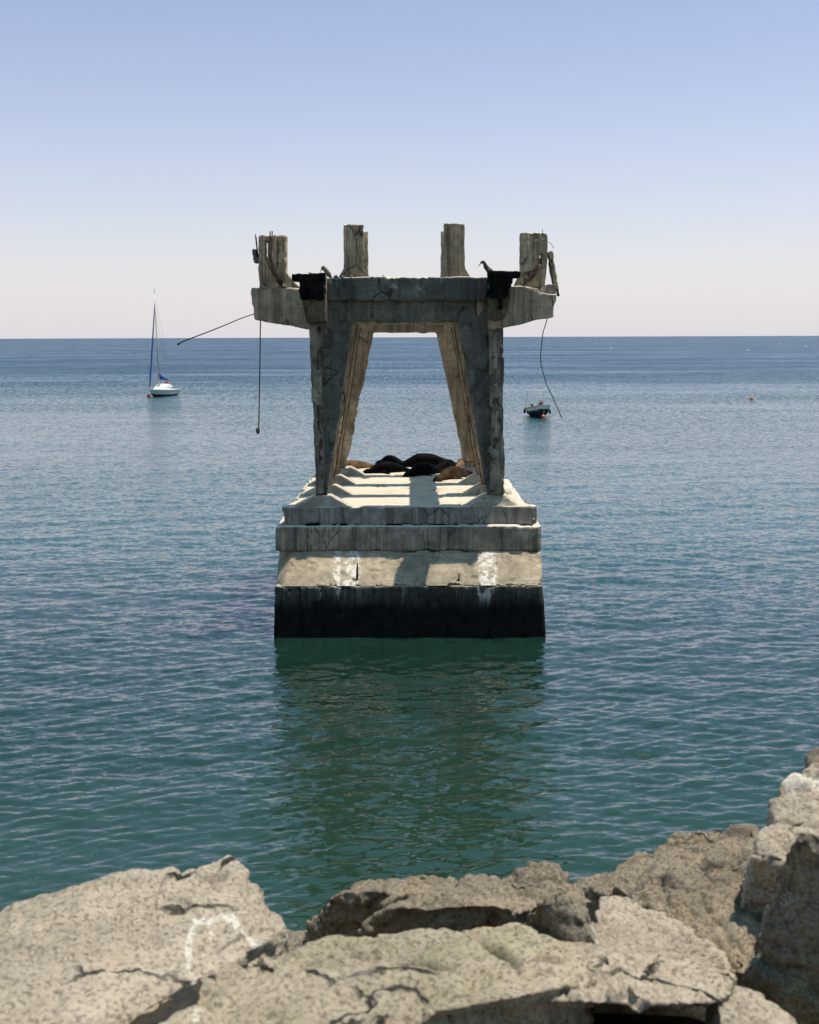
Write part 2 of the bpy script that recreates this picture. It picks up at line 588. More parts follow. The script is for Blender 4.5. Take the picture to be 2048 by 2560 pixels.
# portal frames
for k in range(4):
    f = YB[k] + 0.1
    F = YB[0] + 0.1
    if k == 3:
        inn = [(1183, 1238), (1112, 838), (914, 838), (852, 1238)]
        # the innermost frame has the narrower opening; its outline is given at its own distance
        q = [at(1163, 1162, f), at(1091, 832, f), at(934, 832, f), at(866, 1162, f)]
        inner = [(q[0].x, Z_FT - .02), (q[1].x, q[1].z), (q[2].x, q[2].z), (q[3].x, Z_FT - .02)]
    else:
        q = [at(1219, 1238, F), at(1145, 806, F), at(882, 806, F), at(818, 1238, F)]
        inner = [(q[0].x, Z_FT - .02), (q[1].x, q[1].z), (q[2].x, q[2].z), (q[3].x, Z_FT - .02)]
    zt = at(1012, 700, F).z
    outl = [(at(790, 1238, F).x, Z_FT - .02), (at(777, 820, F).x, at(777, 820, F).z), (at(777, 705, F).x, zt),
            (at(1255, 705, F).x, zt), (at(1258, 820, F).x, at(1258, 820, F).z), (at(1260, 1238, F).x, Z_FT - .02)]
    bm = bmesh.new()
    ring = outl + inner
    ring = ragged(ring, 0.22, 0.016, 0.035)
    add_prism(bm, ring, f, f + TB - 0.1)
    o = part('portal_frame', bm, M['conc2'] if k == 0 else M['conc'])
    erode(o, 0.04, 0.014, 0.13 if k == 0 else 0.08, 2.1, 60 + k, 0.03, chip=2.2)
    # pilasters on the outside of the legs
    for s in (-1, 1):
        bm = bmesh.new()
        if s < 0:
            pp = [(792, 1236), (787, 1150), (783, 1060), (779, 1000), (776, 900), (773, 812), (808, 812), (809, 900), (810, 1000), (810, 1100), (812, 1236)]
        else:
            pp = [(1227, 1238), (1226, 1100), (1224, 900), (1222, 812), (1258, 812), (1261, 880), (1261, 950), (1257, 1010), (1255, 1080),
                  (1262, 1105), (1262, 1238)]
        pl = [(x, z) for x, z in poly_at(pp, YB[0] - 0.12)]
        pl = ragged(pl, 0.14, 0.012, 0.05)
        add_prism(bm, pl, YB[k] - 0.12, YB[k] + TB)
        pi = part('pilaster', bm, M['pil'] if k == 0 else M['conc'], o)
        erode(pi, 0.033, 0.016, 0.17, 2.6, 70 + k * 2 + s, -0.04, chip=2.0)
    # cap beam over the frame
    bm = bmesh.new()
    pc = poly_at([(815, 752), (815, 693), (1222, 692), (1222, 752)], YB[0] - 0.12)
    if k == 0:
        pts = [(pc[0][0], pc[0][1]), (pc[1][0], pc[1][1]), (pc[1][0] + 1.5, pc[1][1] + 0.02), (pc[2][0], pc[2][1]), (pc[3][0], pc[3][1])]
    else:
        pts = [(pc[0][0] - 0.3, pc[0][1]), (pc[1][0] - 0.3, pc[1][1] - 0.05), (pc[2][0] + 0.3, pc[2][1] - 0.05), (pc[3][0] + 0.3, pc[3][1])]
    pts = ragged(pts, 0.18, 0.014, 0.03)
    add_prism(bm, pts, YB[k] - 0.12, YB[k] + TB - 0.03)
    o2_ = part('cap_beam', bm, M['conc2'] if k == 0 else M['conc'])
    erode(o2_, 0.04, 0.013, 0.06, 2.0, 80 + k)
    # cantilevered ends
    for s in (-1, 1):
        bm = bmesh.new()
        if s < 0:
            pp = [(636, 800), (634, 770), (629, 758), (628, 719), (680, 718), (740, 720), (812, 718), (812, 832), (771, 824)]
        else:
            pp = [(1222, 825), (1222, 713), (1300, 714), (1347, 722), (1349, 732), (1392, 735), (1391, 752), (1386, 764), (1385, 793), (1340, 800), (1300, 812), (1260, 820)]
        pl = ragged(poly_at(pp, YB[0] + (0.04 if s < 0 else -0.36)), 0.16, 0.012, 0.025)
        add_prism(bm, pl, YB[k] + (0.04 if s < 0 or k else -0.36), YB[k] + TB - 0.02)
        oc = part('cantilever_beam', bm, M['cant'])
        erode(oc, 0.04, 0.012, 0.05, 2.0, 90 + k * 2 + s)

# longitudinal beams along the leg heads
for s in (-1, 1):
    bm = bmesh.new()
    xa, xb = (2.12, 2.76) if s > 0 else (-2.76, -2.12)
    z0, z1 = at(1012, 800, YB[0]).z, at(1012, 712, YB[0]).z
    pl = ragged([(XC + xa, z0), (XC + xb, z0), (XC + xb, z1), (XC + xa, z1)], 0.3, 0.01)
    add_prism(bm, pl, YB[0] + 0.15, YB[3] + TB - 0.1)
    o = part('longitudinal_beam', bm, M['conc'])
    erode(o, 0.06, 0.014, 0.05, 1.5, 100 + s)

# corbels with burnt timber heads at the broken front
for s in (-1, 1):
    yf = YB[0] - 0.95
    bm = bmesh.new()
    if s < 0:
        pp = [(764, 806), (760, 783), (756, 745), (752, 712), (811, 712), (812, 745), (811, 780), (812, 804)]
        back = [(770, 812), (765, 783), (756, 745), (752, 712), (816, 712), (816, 745), (816, 780), (816, 808)]
    else:
        pp = [(1221, 795), (1221, 742), (1222, 705), (1279, 705), (1277, 742), (1272, 775), (1262, 796), (1240, 800)]
        back = [(1219, 800), (1219, 742), (1219, 705), (1281, 705), (1279, 742), (1273, 775), (1264, 798), (1240, 806)]
    fr = poly_at(pp, yf)
    bk = poly_at(back, YB[0] - 0.1)
    n_ = len(fr)
    r0 = [Vector((x, yf, z)) for x, z in fr]
    # the lower face slopes back to the frame
    zmid = at(790, 775, yf).z
    r1 = [Vector((x, yf + (0.22 if z < zmid else 0.0), z)) for x, z in fr]
    rb = [Vector((x, YB[0] + 0.14, z)) for x, z in bk]
    add_loft(bm, [r1, rb])
    o = part('corbel', bm, M['mossy'])
    erode(o, 0.035, 0.014, 0.06, 2.4, 110 + s)
    bm = bmesh.new()
    if s < 0:
        pa = [(729, 702), (729, 684), (812, 682), (812, 702)]
        pb = [(751, 748), (748, 703), (811, 703), (811, 748), (800, 752)]
    else:
        pa = [(1222, 693), (1221, 678), (1260, 676), (1302, 679), (1302, 694)]
        pb = [(1222, 745), (1222, 693), (1284, 693), (1282, 708), (1277, 710), (1274, 742), (1258, 744), (1256, 775), (1246, 775), (1244, 745)]
    add_prism(bm, ragged(poly_at(pa, yf - 0.12), 0.1, 0.012, 0.02), yf - 0.12, yf + 0.55)
    add_prism(bm, ragged(poly_at(pb, yf - 0.07), 0.1, 0.012, 0.03), yf - 0.07, yf + 0.7)
    h = part('burnt_timber', bm, M['soot'], o)
    erode(h, 0.03, 0.015, 0.06, 3.0, 120 + s)
    # pale strip of the beam behind
    bm = bmesh.new()
    if s < 0:
        add_prism(bm, ragged(poly_at([(811, 806), (810, 695), (817, 690), (817, 806)], YB[0] - 0.2), 0.12, 0.01), YB[0] - 0.2, YB[0] + 0.1)
        st_ = part('edge_strip', bm, M['conc_post'], o)
        erode(st_, 0.03, 0.008, 0.03, 3.0, 126)

# stub posts on the beam ends
def post(pieces, y, mat, seed, dep=0.42):
    root_o = None
    bm = bmesh.new()
    for pp in pieces:
        add_prism(bm, ragged(poly_at(pp, YB[0]), 0.13, 0.008, 0.02), y, y + dep)
    o = part('stub_post', bm, mat)
    erode(o, 0.03, 0.012, 0.06, 2.6, seed)
    return o

pA = post([[(648, 722), (646, 660), (645, 588), (660, 586), (663, 590), (664, 640), (668, 660), (690, 700), (700, 722)],
           [(676, 722), (672, 668), (673, 640), (672, 590), (690, 585), (692, 722)]], YB[0] + 0.05, M['conc_post'], 131)
pA2 = post([[(690, 722), (692, 640), (694, 586), (714, 587), (715, 590), (715, 680), (748, 719)],
            [(662, 604), (662, 588), (690, 586), (690, 606)]], YB[0] + 0.12, M['conc_post'], 132)
pB = post([[(846, 694), (859, 671), (859, 560), (909, 560), (910, 670), (926, 693)]], YB[0] + 0.05, M['conc_post'], 133)
pC = post([[(1104, 694), (1110, 678), (1110, 560), (1111, 557), (1162, 558), (1163, 669), (1178, 694)]], YB[0] + 0.05, M['conc_post'], 134)
pD = post([[(1286, 718), (1302, 680), (1302, 581), (1328, 578), (1329, 718)],
           [(1331, 718), (1331, 581), (1350, 578), (1352, 625), (1350, 640), (1352, 718)],
           [(1354, 718), (1355, 638), (1352, 620), (1351, 582), (1366, 580), (1370, 590), (1370, 640), (1366, 690), (1362, 718)]],
          YB[0] + 0.05, M['conc_post'], 135)
# second row, one frame further out
def post2(pp, seed):
    bm = bmesh.new()
    add_prism(bm, ragged(poly_at(pp, YB[1]), 0.13, 0.008, 0.02), YB[1] + 0.05, YB[1] + 0.45)
    o = part('stub_post', bm, M['conc_post'])
    erode(o, 0.035, 0.012, 0.06, 2.6, seed)
post2([(860, 705), (870, 680), (870, 578), (919, 578), (920, 676), (921, 705)], 141)
post2([(1101, 705), (1103, 676), (1103, 576), (1152, 576), (1152, 680), (1166, 705)], 142)
post2([(668, 726), (668, 603), (710, 603), (710, 690), (740, 726)], 143)
post2([(1290, 726), (1306, 690), (1306, 600), (1350, 600), (1352, 726)], 144)

# reinforcement bars and braces
def bar(name, pts, rad, parent_o, mat=None, n=6):
    bm = bmesh.new()
    add_tube(bm, pts, [r_ * 0.62 for r_ in rad] if isinstance(rad, (list, tuple)) else (rad * 0.62 if mat is None else rad), n)
    return part(name, bm, mat or M['rust'], parent_o, sm=True)

yb0 = YB[0]
bar('rebar', [at(676, 578, yb0), at(675, 600, yb0), at(674, 650, yb0 - .03), at(690, 690, yb0 - .06), at(706, 712, yb0 - .05)], 0.035, pA)
bar('rebar', [at(681, 578, yb0), at(680, 605, yb0), at(678, 648, yb0 - .03), at(694, 685, yb0 - .06), at(707, 708, yb0 - .05)], 0.03, pA)
bar('rebar', [at(663, 590, yb0), at(664, 630, yb0 - .02), at(670, 660, yb0 - .05), at(702, 710, yb0 - .06)], 0.03, pA)
bar('rebar', [at(655, 648, yb0 - .01), at(656, 700, yb0 - .03), at(662, 715, yb0 - .01)], 0.022, pA)
bar('rebar', [at(664, 655, yb0 - .01), at(664, 700, yb0 - .02), at(664, 716, yb0 - .01)], 0.022, pA)
bm = bmesh.new()
add_prism(bm, ragged(poly_at([(672, 668), (678, 664), (708, 712), (700, 716)], yb0 - .04), 0.1, 0.006), yb0 - .06, yb0 + .05)
part('iron_brace', bm, M['rust'], pA)
bar('rebar', [at(1346, 648, yb0), at(1338, 680, yb0 - .05), at(1318, 702, yb0 - .06), at(1308, 714, yb0 - .04)], 0.045, pD)
bar('rebar', [at(1350, 664, yb0), at(1340, 684, yb0 - .04), at(1322, 704, yb0 - .05)], 0.06, pD)
bar('rebar', [at(1302, 680, yb0 - .02), at(1310, 692, yb0 - .04), at(1319, 702, yb0 - .04)], 0.03, pD)
bar('rebar', [at(1343, 646, yb0 - .01), at(1350, 646, yb0 - .02), at(1350, 660, yb0 - .02)], 0.025, pD)
bar('rebar', [at(1356, 573, yb0), at(1357, 590, yb0)], 0.015, pD)
bar('rebar', [at(1372, 604, yb0), at(1380, 612, yb0), at(1385, 621, yb0)], 0.012, pD)
# bars laid bare along the inner edges of the legs
for k in (1, 2):
    f_ = YB[k]
    for dx, rr in ((0.05, 0.022), (0.17, 0.018), (0.26, 0.015)):
        for s in (-1, 1):
            pts = []
            for j in range(9):
                u = j / 8
                x_ = (q0 := (at(882 if s < 0 else 1145, 806, YB[0]).x * (1 - u) + at(818 if s < 0 else 1219, 1238, YB[0]).x * u))
                z_ = at(1012, 815, YB[0]).z * (1 - u) + (Z_FT + 0.02) * u
                pts.append(Vector((x_ - s * 0.015, f_ + dx + random.uniform(-.01, .01), z_)))
            bar('rebar', pts, rr, pier)
for s in (-1, 1):
    for dx in (2, 9):
        pts = [at((812 - dx if s < 0 else 1226 + dx), y, YB[0] - 0.05 + random.uniform(0, .02)) for y in range(850, 1230, 40)]
        bar('rebar', pts, 0.014, pier)
# the long bent bar that sticks out of the left end
yl = YB[0] + 0.2
rod = [at(640, 783, yl), at(600, 797, yl), at(560, 814, yl), at(520, 830, yl), at(480, 845, yl), at(450, 857, yl), at(443, 861, yl), at(445, 862.5, yl), at(451, 859, yl)]
bar('bent_rod', rod, [0.022, 0.022, 0.024, 0.026, 0.028, 0.032, 0.034, 0.03, 0.026], pier, M['steel'])
# bolts left in the plinth
for (px, py, h_) in ((893, 1445, 38), (1147, 1452, 18)):
    p = at(px, py, Y0 + 0.25)
    q_ = at(px + 1, py - h_, Y0 + 0.3)
    bar('anchor_bolt', [p + Vector((0, 0.3, -0.05)), p + Vector((0, -0.02, 0)), q_], [0.05, 0.055, 0.04], pier, M['steel'])
for (px, py) in ((708, 1308), (1334, 1298)):
    p = at(px, py, Y_T1 - .02)
    bar('anchor_bolt', [p + Vector((0, .2, 0)), p + Vector((0, -.12, 0))], [.04, .06], pier, M['conc_post'])

# ------------------------------------------------------------------ loose things on the pier
def chunk(name, poly, Y, dep, mat, label, cat, seed, tilt=None):
    pl = poly_at(poly, Y)
    c = Vector((sum(p[0] for p in pl) / len(pl), Y + dep / 2, min(p[1] for p in pl)))
    bm = bmesh.new()
    add_prism(bm, ragged(pl, 0.08, 0.012, 0.02), Y, Y + dep)
    o = from_bm(name, bm, mat, None, origin=c)
    o.location = c
    erode(o, 0.025, 0.012, 0.04, 4.0, seed)
    return tag(o, label, cat)

chunk('hanging_slab', [(634, 657), (631, 640), (630, 624), (634, 620), (641, 623), (645, 640), (648, 652), (641, 658)], YB[0] + 0.1, 0.4,
      M['conc2'], 'dark broken concrete lump hanging on bare wires beside the left outer post', 'concrete lump', 201)
chunk('leaning_slab', [(1372, 628), (1381, 626), (1398, 722), (1388, 724), (1379, 680)], YB[0] + 0.02, 0.5, M['conc_post'],
      'thin concrete slab leaning against the outside of the right outer post', 'concrete slab', 202)
chunk('broken_slab', [(1349, 733), (1349, 722), (1358, 711), (1388, 710), (1391, 722), (1391, 735), (1370, 733)], YB[0] - 0.04, 0.5, M['deck'],
      'cracked white topped concrete piece lying on the end of the right cantilever', 'concrete piece', 203)
chunk('rubble', [(1393, 716), (1397, 722), (1401, 742), (1393, 738)], YB[0] + 0.1, 0.2, M['conc2'],
      'dark crumbling debris dangling off the right cantilever end', 'rubble', 204)
chunk('rubble', [(686, 719), (690, 711), (702, 708), (714, 713), (720, 719)], YB[0] + 0.02, 0.3, M['conc_post'],
      'tan rubble heap at the foot of the left outer post', 'rubble', 205)
chunk('rubble', [(646, 720), (652, 713), (664, 713), (674, 720)], YB[0] - 0.0, 0.3, M['deck'],
      'white guano crusted rubble on the outer tip of the left cantilever', 'rubble', 206)
chunk('rubble', [(1284, 718), (1296, 711), (1312, 711), (1335, 716), (1332, 721), (1290, 721)], YB[0] + 0.0, 0.3, M['conc_post'],
      'low tan rubble between the right burnt timber and right outer post', 'rubble', 207)
for i, (x, y, w, lab) in enumerate(((840, 690, 7, 'white guano lump nearest the hunched brown bird on the cap beam'),
                                    (857, 692, 5, 'smallest of the three white lumps on the cap beam, the middle one'),
                                    (878, 691, 6, 'white lump in front of the left inner post'))):
    chunk('guano_lump', [(x - w, y + 3), (x - w * 0.5, y - 3), (x + w * 0.3, y - 4), (x + w, y + 3)], YB[0] - 0.1, 0.15, M['deck'], lab, 'guano lump', 210 + i)
# dark rubbish on the ledge
for i, (x0, x1, h_, lab) in enumerate(((758, 803, 9, 'black seaweed clump on the lower ledge, largest one at the left end'),
                                       (828, 842, 6, 'tiny black seaweed clump on the ledge between two wider clumps'),
                                       (846, 872, 6, 'flat black seaweed clump on the ledge left of the long strip'),
                                       (928, 1190, 5, 'long thin black seaweed strip along the middle of the ledge'))):
    n_ = max(5, (x1 - x0) // 8)
    tops = [(x0 + (x1 - x0) * j / n_, 1318 - (h_ * random.uniform(0.7, 1.5) if 0 < j < n_ else 1)) for j in range(n_ + 1)]
    pl = poly_at([(x0, 1321)] + tops + [(x1, 1321)], Y_T2 + 0.2)
    c = Vector((sum(p[0] for p in pl) / len(pl), Y_T2 + 0.3, min(p[1] for p in pl)))
    bm = bmesh.new()
    add_prism(bm, pl, Y_T2 + 0.2, Y_T2 + 0.38)
    o = from_bm('seaweed_clump', bm, M['soot'], None, origin=c)
    o.location = c
    erode(o, 0.025, 0.02, 0.04, 5, 220 + i)
    tag(o, lab, 'seaweed')

# wires and cables
def cable(name, pts, rad, label, weight=None):
    p0 = Vector(pts[0])
    bm = bmesh.new()
    add_tube(bm, [Vector(p) - p0 for p in pts], rad, 7)
    o = from_bm(name, bm, M['steel'], None, sm=True)
    o.location = p0
    tag(o, label, 'cable')
    if weight:
        bm = bmesh.new()
        w0 = Vector(weight) - p0
        add_tube(bm, [w0 + Vector((0, 0, 0.06)), w0 + Vector((0, 0, 0.05)), w0 + Vector((0, 0, -0.05)), w0 + Vector((0, 0, -0.1)), w0 + Vector((0, 0, -0.12))],
                 [0.03, 0.055, 0.058, 0.04, 0.012], 10)
        from_bm('weight', bm, M['steel'], o, sm=True)
    return o

yl = YB[0] + 0.25
cable('hanging_cable', [at(651.5, 800, yl), at(651, 830, yl), at(650.5, 880, yl), at(649.5, 940, yl), at(648.5, 1000, yl), at(647.5, 1050, yl), at(647, 1070, yl)],
      0.018, 'straight dark cable with a small weight hanging from the left cantilever', at(645, 1075, yl))
cable('hanging_cable', [at(x, y, yl) for x, y in ((1369, 794), (1364, 812), (1358, 830), (1355, 850), (1353, 875), (1351.5, 897), (1353, 912), (1358, 932), (1366, 960), (1378, 985), (1392, 1015), (1405, 1046))],
      0.014, 'curved thin wire dangling from the right cantilever end')
cable('hanging_wire', [at(x, y, YB[0] + .2) for x, y in ((638, 585), (639, 592), (641, 610), (643, 628))], 0.014,
      'pair of short wires holding the hanging lump by the left outer post')
bmw = bmesh.new()
add_tube(bmw, [at(x, y, YB[0] + .2) - at(638, 585, YB[0] + .2) for x, y in ((641, 592), (643, 612), (645, 634))], 0.01, 5)
from_bm('wire_strand', bmw, M['steel'], COL.objects['hanging_wire'])

# ------------------------------------------------------------------ sea lions
def fur(name, col, shine=0.45):
    m = bpy.data.materials.new(name)
    t = NT(m)
    v = t.n('ShaderNodeTexCoord').outputs['Object']
    f1 = t.noise(v, 3.5, 5, 0.6)
    f2 = t.noise(t.mapping(v, (6, 20, 20)), 3.0, 4, 0.6)
    c = t.mix(t.ramp(f1, 0.35, 0.68), [x * 0.55 for x in col], [min(1, x * 1.3) for x in col])
    c = t.mix(t.ramp(f2, 0.5, 0.75, 0, 0.4), c, [x * 0.5 for x in col])
    b = t.n('ShaderNodeBsdfPrincipled', {'Base Color': c, 'Roughness': shine, 'Specular IOR Level': 0.03,
                                         'Normal': t.bump(f2, 0.2, 0.01)})
    t.out(b.outputs[0])
    return m

M['fur_black'] = fur('dark_wet_fur', (0.0035, 0.003, 0.0028), 0.6)
M['fur_brown'] = fur('brown_fur', (0.17, 0.105, 0.06), 0.7)
M['fur_mid'] = fur('dark_brown_fur', (0.055, 0.034, 0.02), 0.6)
M['eye'] = plain('wet_eye', (0.004, 0.004, 0.004), 0.1)


def sea_lion(nose, tail, girth, mat, label, bend=0.0, head_up=0.0, roll=0.0, arch=0.0):
    """one continuous skin from hind flippers to muzzle, lying from tail to nose on the deck"""
    N, Tl = atz(*nose, Z_DECK), atz(*tail, Z_DECK)
    L = (N - Tl).length
    ang = math.atan2(N.y - Tl.y, N.x - Tl.x)
    root = Tl.lerp(N, 0.5)
    prof = [(-0.02, .018, .5), (0.02, .05, .6), (0.08, .075, .8), (0.16, .1, .9), (0.28, .15, .95), (0.42, .19, 1.0), (0.55, .205, 1.0), (0.66, .195, 1.0),
            (0.745, .16, 1.0), (0.81, .115, 1.0), (0.86, .098, 1.0), (0.905, .098, 1.0), (0.94, .085, .95), (0.965, .062, .9), (0.985, .05, .85), (1.0, .028, .8)]
    g = girth / 0.38 * 1.16
    rings = []
    for u, r, fl in prof:
        r = r * g
        x = (u - 0.5) * L
        y = bend * L * max(0, u - 0.55) ** 2 * 3.0 - bend * L * max(0, 0.3 - u) ** 2 * 1.5
        lift = head_up * max(0, u - 0.7) ** 1.5 * L
        z = r * 0.86 * fl + lift + arch * math.sin(max(0, min(1, u)) * math.pi) * 0.05
        ring = []
        for i in range(20):
            a = 2 * math.pi * i / 20
            cy, cz = math.cos(a), math.sin(a)
            zz = cz * r * fl * (0.86 if cz < 0 else 1.0 + 0.1 * (0.3 < u < 0.7))
            ring.append(Vector((x, y + cy * r * (1.1 if cz < 0 else 1.0), z + zz)))
        rings.append(ring)
    bm = bmesh.new()
    add_loft(bm, rings)

    def flipper(p0, p1, w0, w1, th):
        p0, p1 = Vector(p0), Vector(p1)
        d = (p1 - p0).normalized()
        sd = d.cross(Vector((0, 0, 1))).normalized()
        rr = []
        for k in range(7):
            u = k / 6
            w = (w0 * (1 - u) + w1 * u) * (1 if k < 6 else 0.45)
            c = p0.lerp(p1, u) - d.cross(sd) * 0 + sd * (0.12 * u * u * (p1 - p0).length)
            rr.append([c + sd * (w * math.cos(2 * math.pi * i / 10)) + Vector((0, 0, th * (1 - 0.5 * u) * math.sin(2 * math.pi * i / 10))) for i in range(10)])
        add_loft(bm, rr)
    for s in (-1, 1):
        flipper((0.14 * L, s * .15 * g, .07), (0.02 * L, s * (.42 * g), .035), .09 * g, .06 * g, .035)
        flipper((-0.46 * L, s * .03 * g, .05), (-0.60 * L, s * .12 * g, .03), .045 * g, .075 * g, .026)
    # small rolled ears
    for s in (-1, 1):
        yy = bend * L * (0.88 - 0.55) ** 2 * 3.0
        zz = .098 * g * 1.45 + head_up * 0.18 ** 1.5 * L
        add_ball(bm, Vector((0.365 * L, yy + s * .085 * g, zz)), 0.024 * g, 8, (1.6, .7, .8))
    o = from_bm('sea_lion', bm, mat, None)
    o.location = root
    o.location.z = Z_DECK - 0.02
    o.rotation_euler = (0, 0, ang)
    remeshed(o, 0.028, 3)
    me = o.data
    co, no = get_co(me), get_no(me)
    co += no * (0.012 * fbm(co * 4.0, 3, int(nose[0])))[:, None]
    co[:, 2] = np.maximum(co[:, 2], 0.0)
    me.vertices.foreach_set('co', co.ravel())
    smooth(me)
    # eyes and nose pad
    yy = bend * L * (0.945 - 0.55) ** 2 * 3.0
    lift = head_up * 0.245 ** 1.5 * L
    for s in (-1, 1):
        bm = bmesh.new()
        add_ball(bm, Vector((0.435 * L, yy + s * .068 * g, .085 * g * 1.15 + lift)), 0.018, 8)
        from_bm('eye', bm, M['eye'], o, sm=True)
    return tag(o, label, 'sea lion', 'sea lions dozing on the pier deck')

sea_lion((812, 1178), (951, 1166), 0.30, M['fur_brown'], 'pale brown sea lion partly behind the far left leg', bend=-0.1)
sea_lion((938, 1160), (1022, 1164), 0.33, M['fur_black'], 'small rounded black sea lion at the back left, seen over the other bodies')
sea_lion((903, 1184), (1036, 1178), 0.36, M['fur_black'], 'long black sea lion at the front left with its head to the left', bend=0.05)
sea_lion((985, 1168), (1150, 1163), 0.44, M['fur_black'], 'largest black sea lion at the back right, rising above the others', bend=-.05)
sea_lion((1003, 1192), (1118, 1180), 0.38, M['fur_black'], 'black sea lion lying in the middle of the front row', bend=0.08)
sea_lion((1088, 1180), (1150, 1166), 0.34, M['fur_black'], 'black sea lion squeezed between the big black one and the front brown one', head_up=0.5)
sea_lion((1136, 1172), (1184, 1158), 0.30, M['fur_brown'], 'greyish sea lion mostly hidden behind the far right leg')
sea_lion((1077, 1204), (1192, 1186), 0.36, M['fur_mid'], 'brown sea lion nearest the viewer with its rump by the right footing', bend=0.06)

# ------------------------------------------------------------------ birds
M['black_feather'] = plain('black_feathers', (0.012, 0.012, 0.013), 0.6, var=0.4, scale=30)
M['brown_feather'] = plain('brown_feathers', (0.14, 0.10, 0.06), 0.75, var=0.5, scale=26)
M['grey_feather'] = plain('grey_feathers', (0.22, 0.19, 0.16), 0.75, var=0.35, scale=20)
M['beak'] = plain('horn_beak', (0.10, 0.085, 0.06), 0.5)


def bird(name, foot, size, yaw, pitch, neck, mat, label, wing_mat=None, legs=True):
    """perched bird facing +x before yaw: one skin for body, neck and head; beak, wings and legs are parts"""
    root = empty(name, foot, label, 'bird')
    root.rotation_euler = (0, 0, yaw)
    s = size
    bm = bmesh.new()
    ca, sa = math.cos(pitch), math.sin(pitch)
    def P(x, z, y=0):
        return Vector((x * ca - z * sa, y, x * sa + z * ca)) * s + Vector((0, 0, 0.28 * s))
    path = [(P(-.62, -.03), .012), (P(-.45, 0), .05), (P(-.3, .02), .1), (P(-.1, .03), .155), (P(.1, .04), .165), (P(.25, .07), .13)]
    for x, z, r in neck:
        path.append((Vector((x * s, 0, z * s + 0.28 * s)), r))
    add_tube(bm, [p for p, r in path], [r * s for p, r in path], 12)
    from_bm('body', bm, mat, root, sm=True)
    hx, hz, hr = neck[-2]
    tx, tz, tr = neck[-1]
    d = Vector((tx - hx, 0, tz - hz)).normalized()
    bm = bmesh.new()
    b0 = Vector((tx * s, 0, tz * s + 0.28 * s))
    add_tube(bm, [b0 - d * .03 * s, b0 + d * .1 * s, b0 + d * .2 * s, b0 + d * .23 * s + Vector((0, 0, -.02 * s))], [tr * s * .8, .024 * s, .016 * s, .005 * s], 8)
    from_bm('beak', bm, M['beak'], root, sm=True)
    for sd in (-1, 1):
        bm = bmesh.new()
        rr = []
        for u, w, h in ((0, .03, .02), (.15, .1, .035), (.45, .11, .035), (.75, .07, .022), (1, .015, .01)):
            c = P(.24 - .78 * u, .07 - .06 * u, sd * (.135 - .09 * u))
            rr.append([c + Vector((0, h * s * math.cos(2 * math.pi * i / 8), w * s * math.sin(2 * math.pi * i / 8))) for i in range(8)])
        add_loft(bm, rr)
        from_bm('wing', bm, wing_mat or mat, root, sm=True)
        if legs:
            bm = bmesh.new()
            add_tube(bm, [Vector((0, sd * .06 * s, .2 * s)), Vector((.02 * s, sd * .06 * s, .01 * s)), Vector((.12 * s, sd * .07 * s, .008 * s))], [.03 * s, .014 * s, .012 * s], 6)
            from_bm('leg', bm, M['beak'], root, sm=True)
    return root

zc = at(1225, 693, YB[0]).z
p = at(1226, 693, YB[0] + 0.1)
bird('cormorant', (p.x, p.y, zc - 0.02), 0.54, R(180), R(38), [(.25, .32, .13), (.29, .43, .1), (.33, .52, .09), (.39, .57, .09), (.46, .555, .075), (.51, .5, .045)],
     M['black_feather'], 'black cormorant looking down from beside the right burnt timber', M['brown_feather'])
p = at(818, 692, YB[0] + 0.05)
bird('resting_pelican', (p.x, p.y, p.z - 0.03), 0.46, R(200), R(48), [(.2, .27, .16), (.2, .33, .14), (.24, .37, .115), (.3, .35, .085), (.34, .28, .05)],
     M['brown_feather'], 'hunched brown bird perched at the left end of the cap beam', M['grey_feather'])
p = at(964, 692, YB[0] + 0.3)
bird('small_bird', (p.x, p.y, p.z - 0.13), 0.26, R(-20), R(-50), [(.3, .05, .09), (.36, .02, .08), (.42, .0, .04)], M['black_feather'],
     'tiny black bird with tail up between the two inner posts', legs=False)
p = at(777, 684, YB[0] - 0.7)
bird('small_bird', (p.x, p.y, p.z - 0.04), 0.14, R(200), R(10), [(.3, .12, .11), (.36, .2, .11), (.44, .2, .05)], M['brown_feather'],
     'tiny brown bird sitting on the left burnt timber')


def flying(name, c, span, yaw, mat, label, droop=0.3):
    root = empty(name, c, label, 'bird')
    root.rotation_euler = (0.15, 0.25, yaw)
    bm = bmesh.new()
    add_tube(bm, [Vector((x * span, 0, z * span)) for x, z in ((-.22, 0), (-.12, .005), (0, .01), (.1, .012), (.17, .02), (.22, .012), (.27, .0))],
             [r * span for r in (.008, .03, .05, .045, .032, .026, .005)], 10)
    from_bm('body', bm, mat, root, sm=True)
    for s in (-1, 1):
        bm = bmesh.new()
        rr = []
        for u, ch, zz, xx in ((0.02, .075, .0, 0), (.2, .075, .06, .03), (.35, .06, .05, .02), (.5, .012, -droop * .12, -.06)):
            cc = Vector((xx * span, s * u * span, (zz + .02) * span))
            rr.append([cc + Vector((ch * span * math.cos(2 * math.pi * i / 8), 0, .012 * span * math.sin(2 * math.pi * i / 8))) for i in range(8)])
        add_loft(bm, rr)
        from_bm('wing', bm, mat, root, sm=True)
    return root

flying('flying_gull', at(915, 1107, 82), 0.62, R(70), M['grey_feather'], 'grey gull gliding low over the water inside the portal opening')
flying('distant_bird', at(1496.5, 128.5, 170), 0.36, R(20), M['black_feather'], 'tiny dark speck of a bird high in the empty sky')

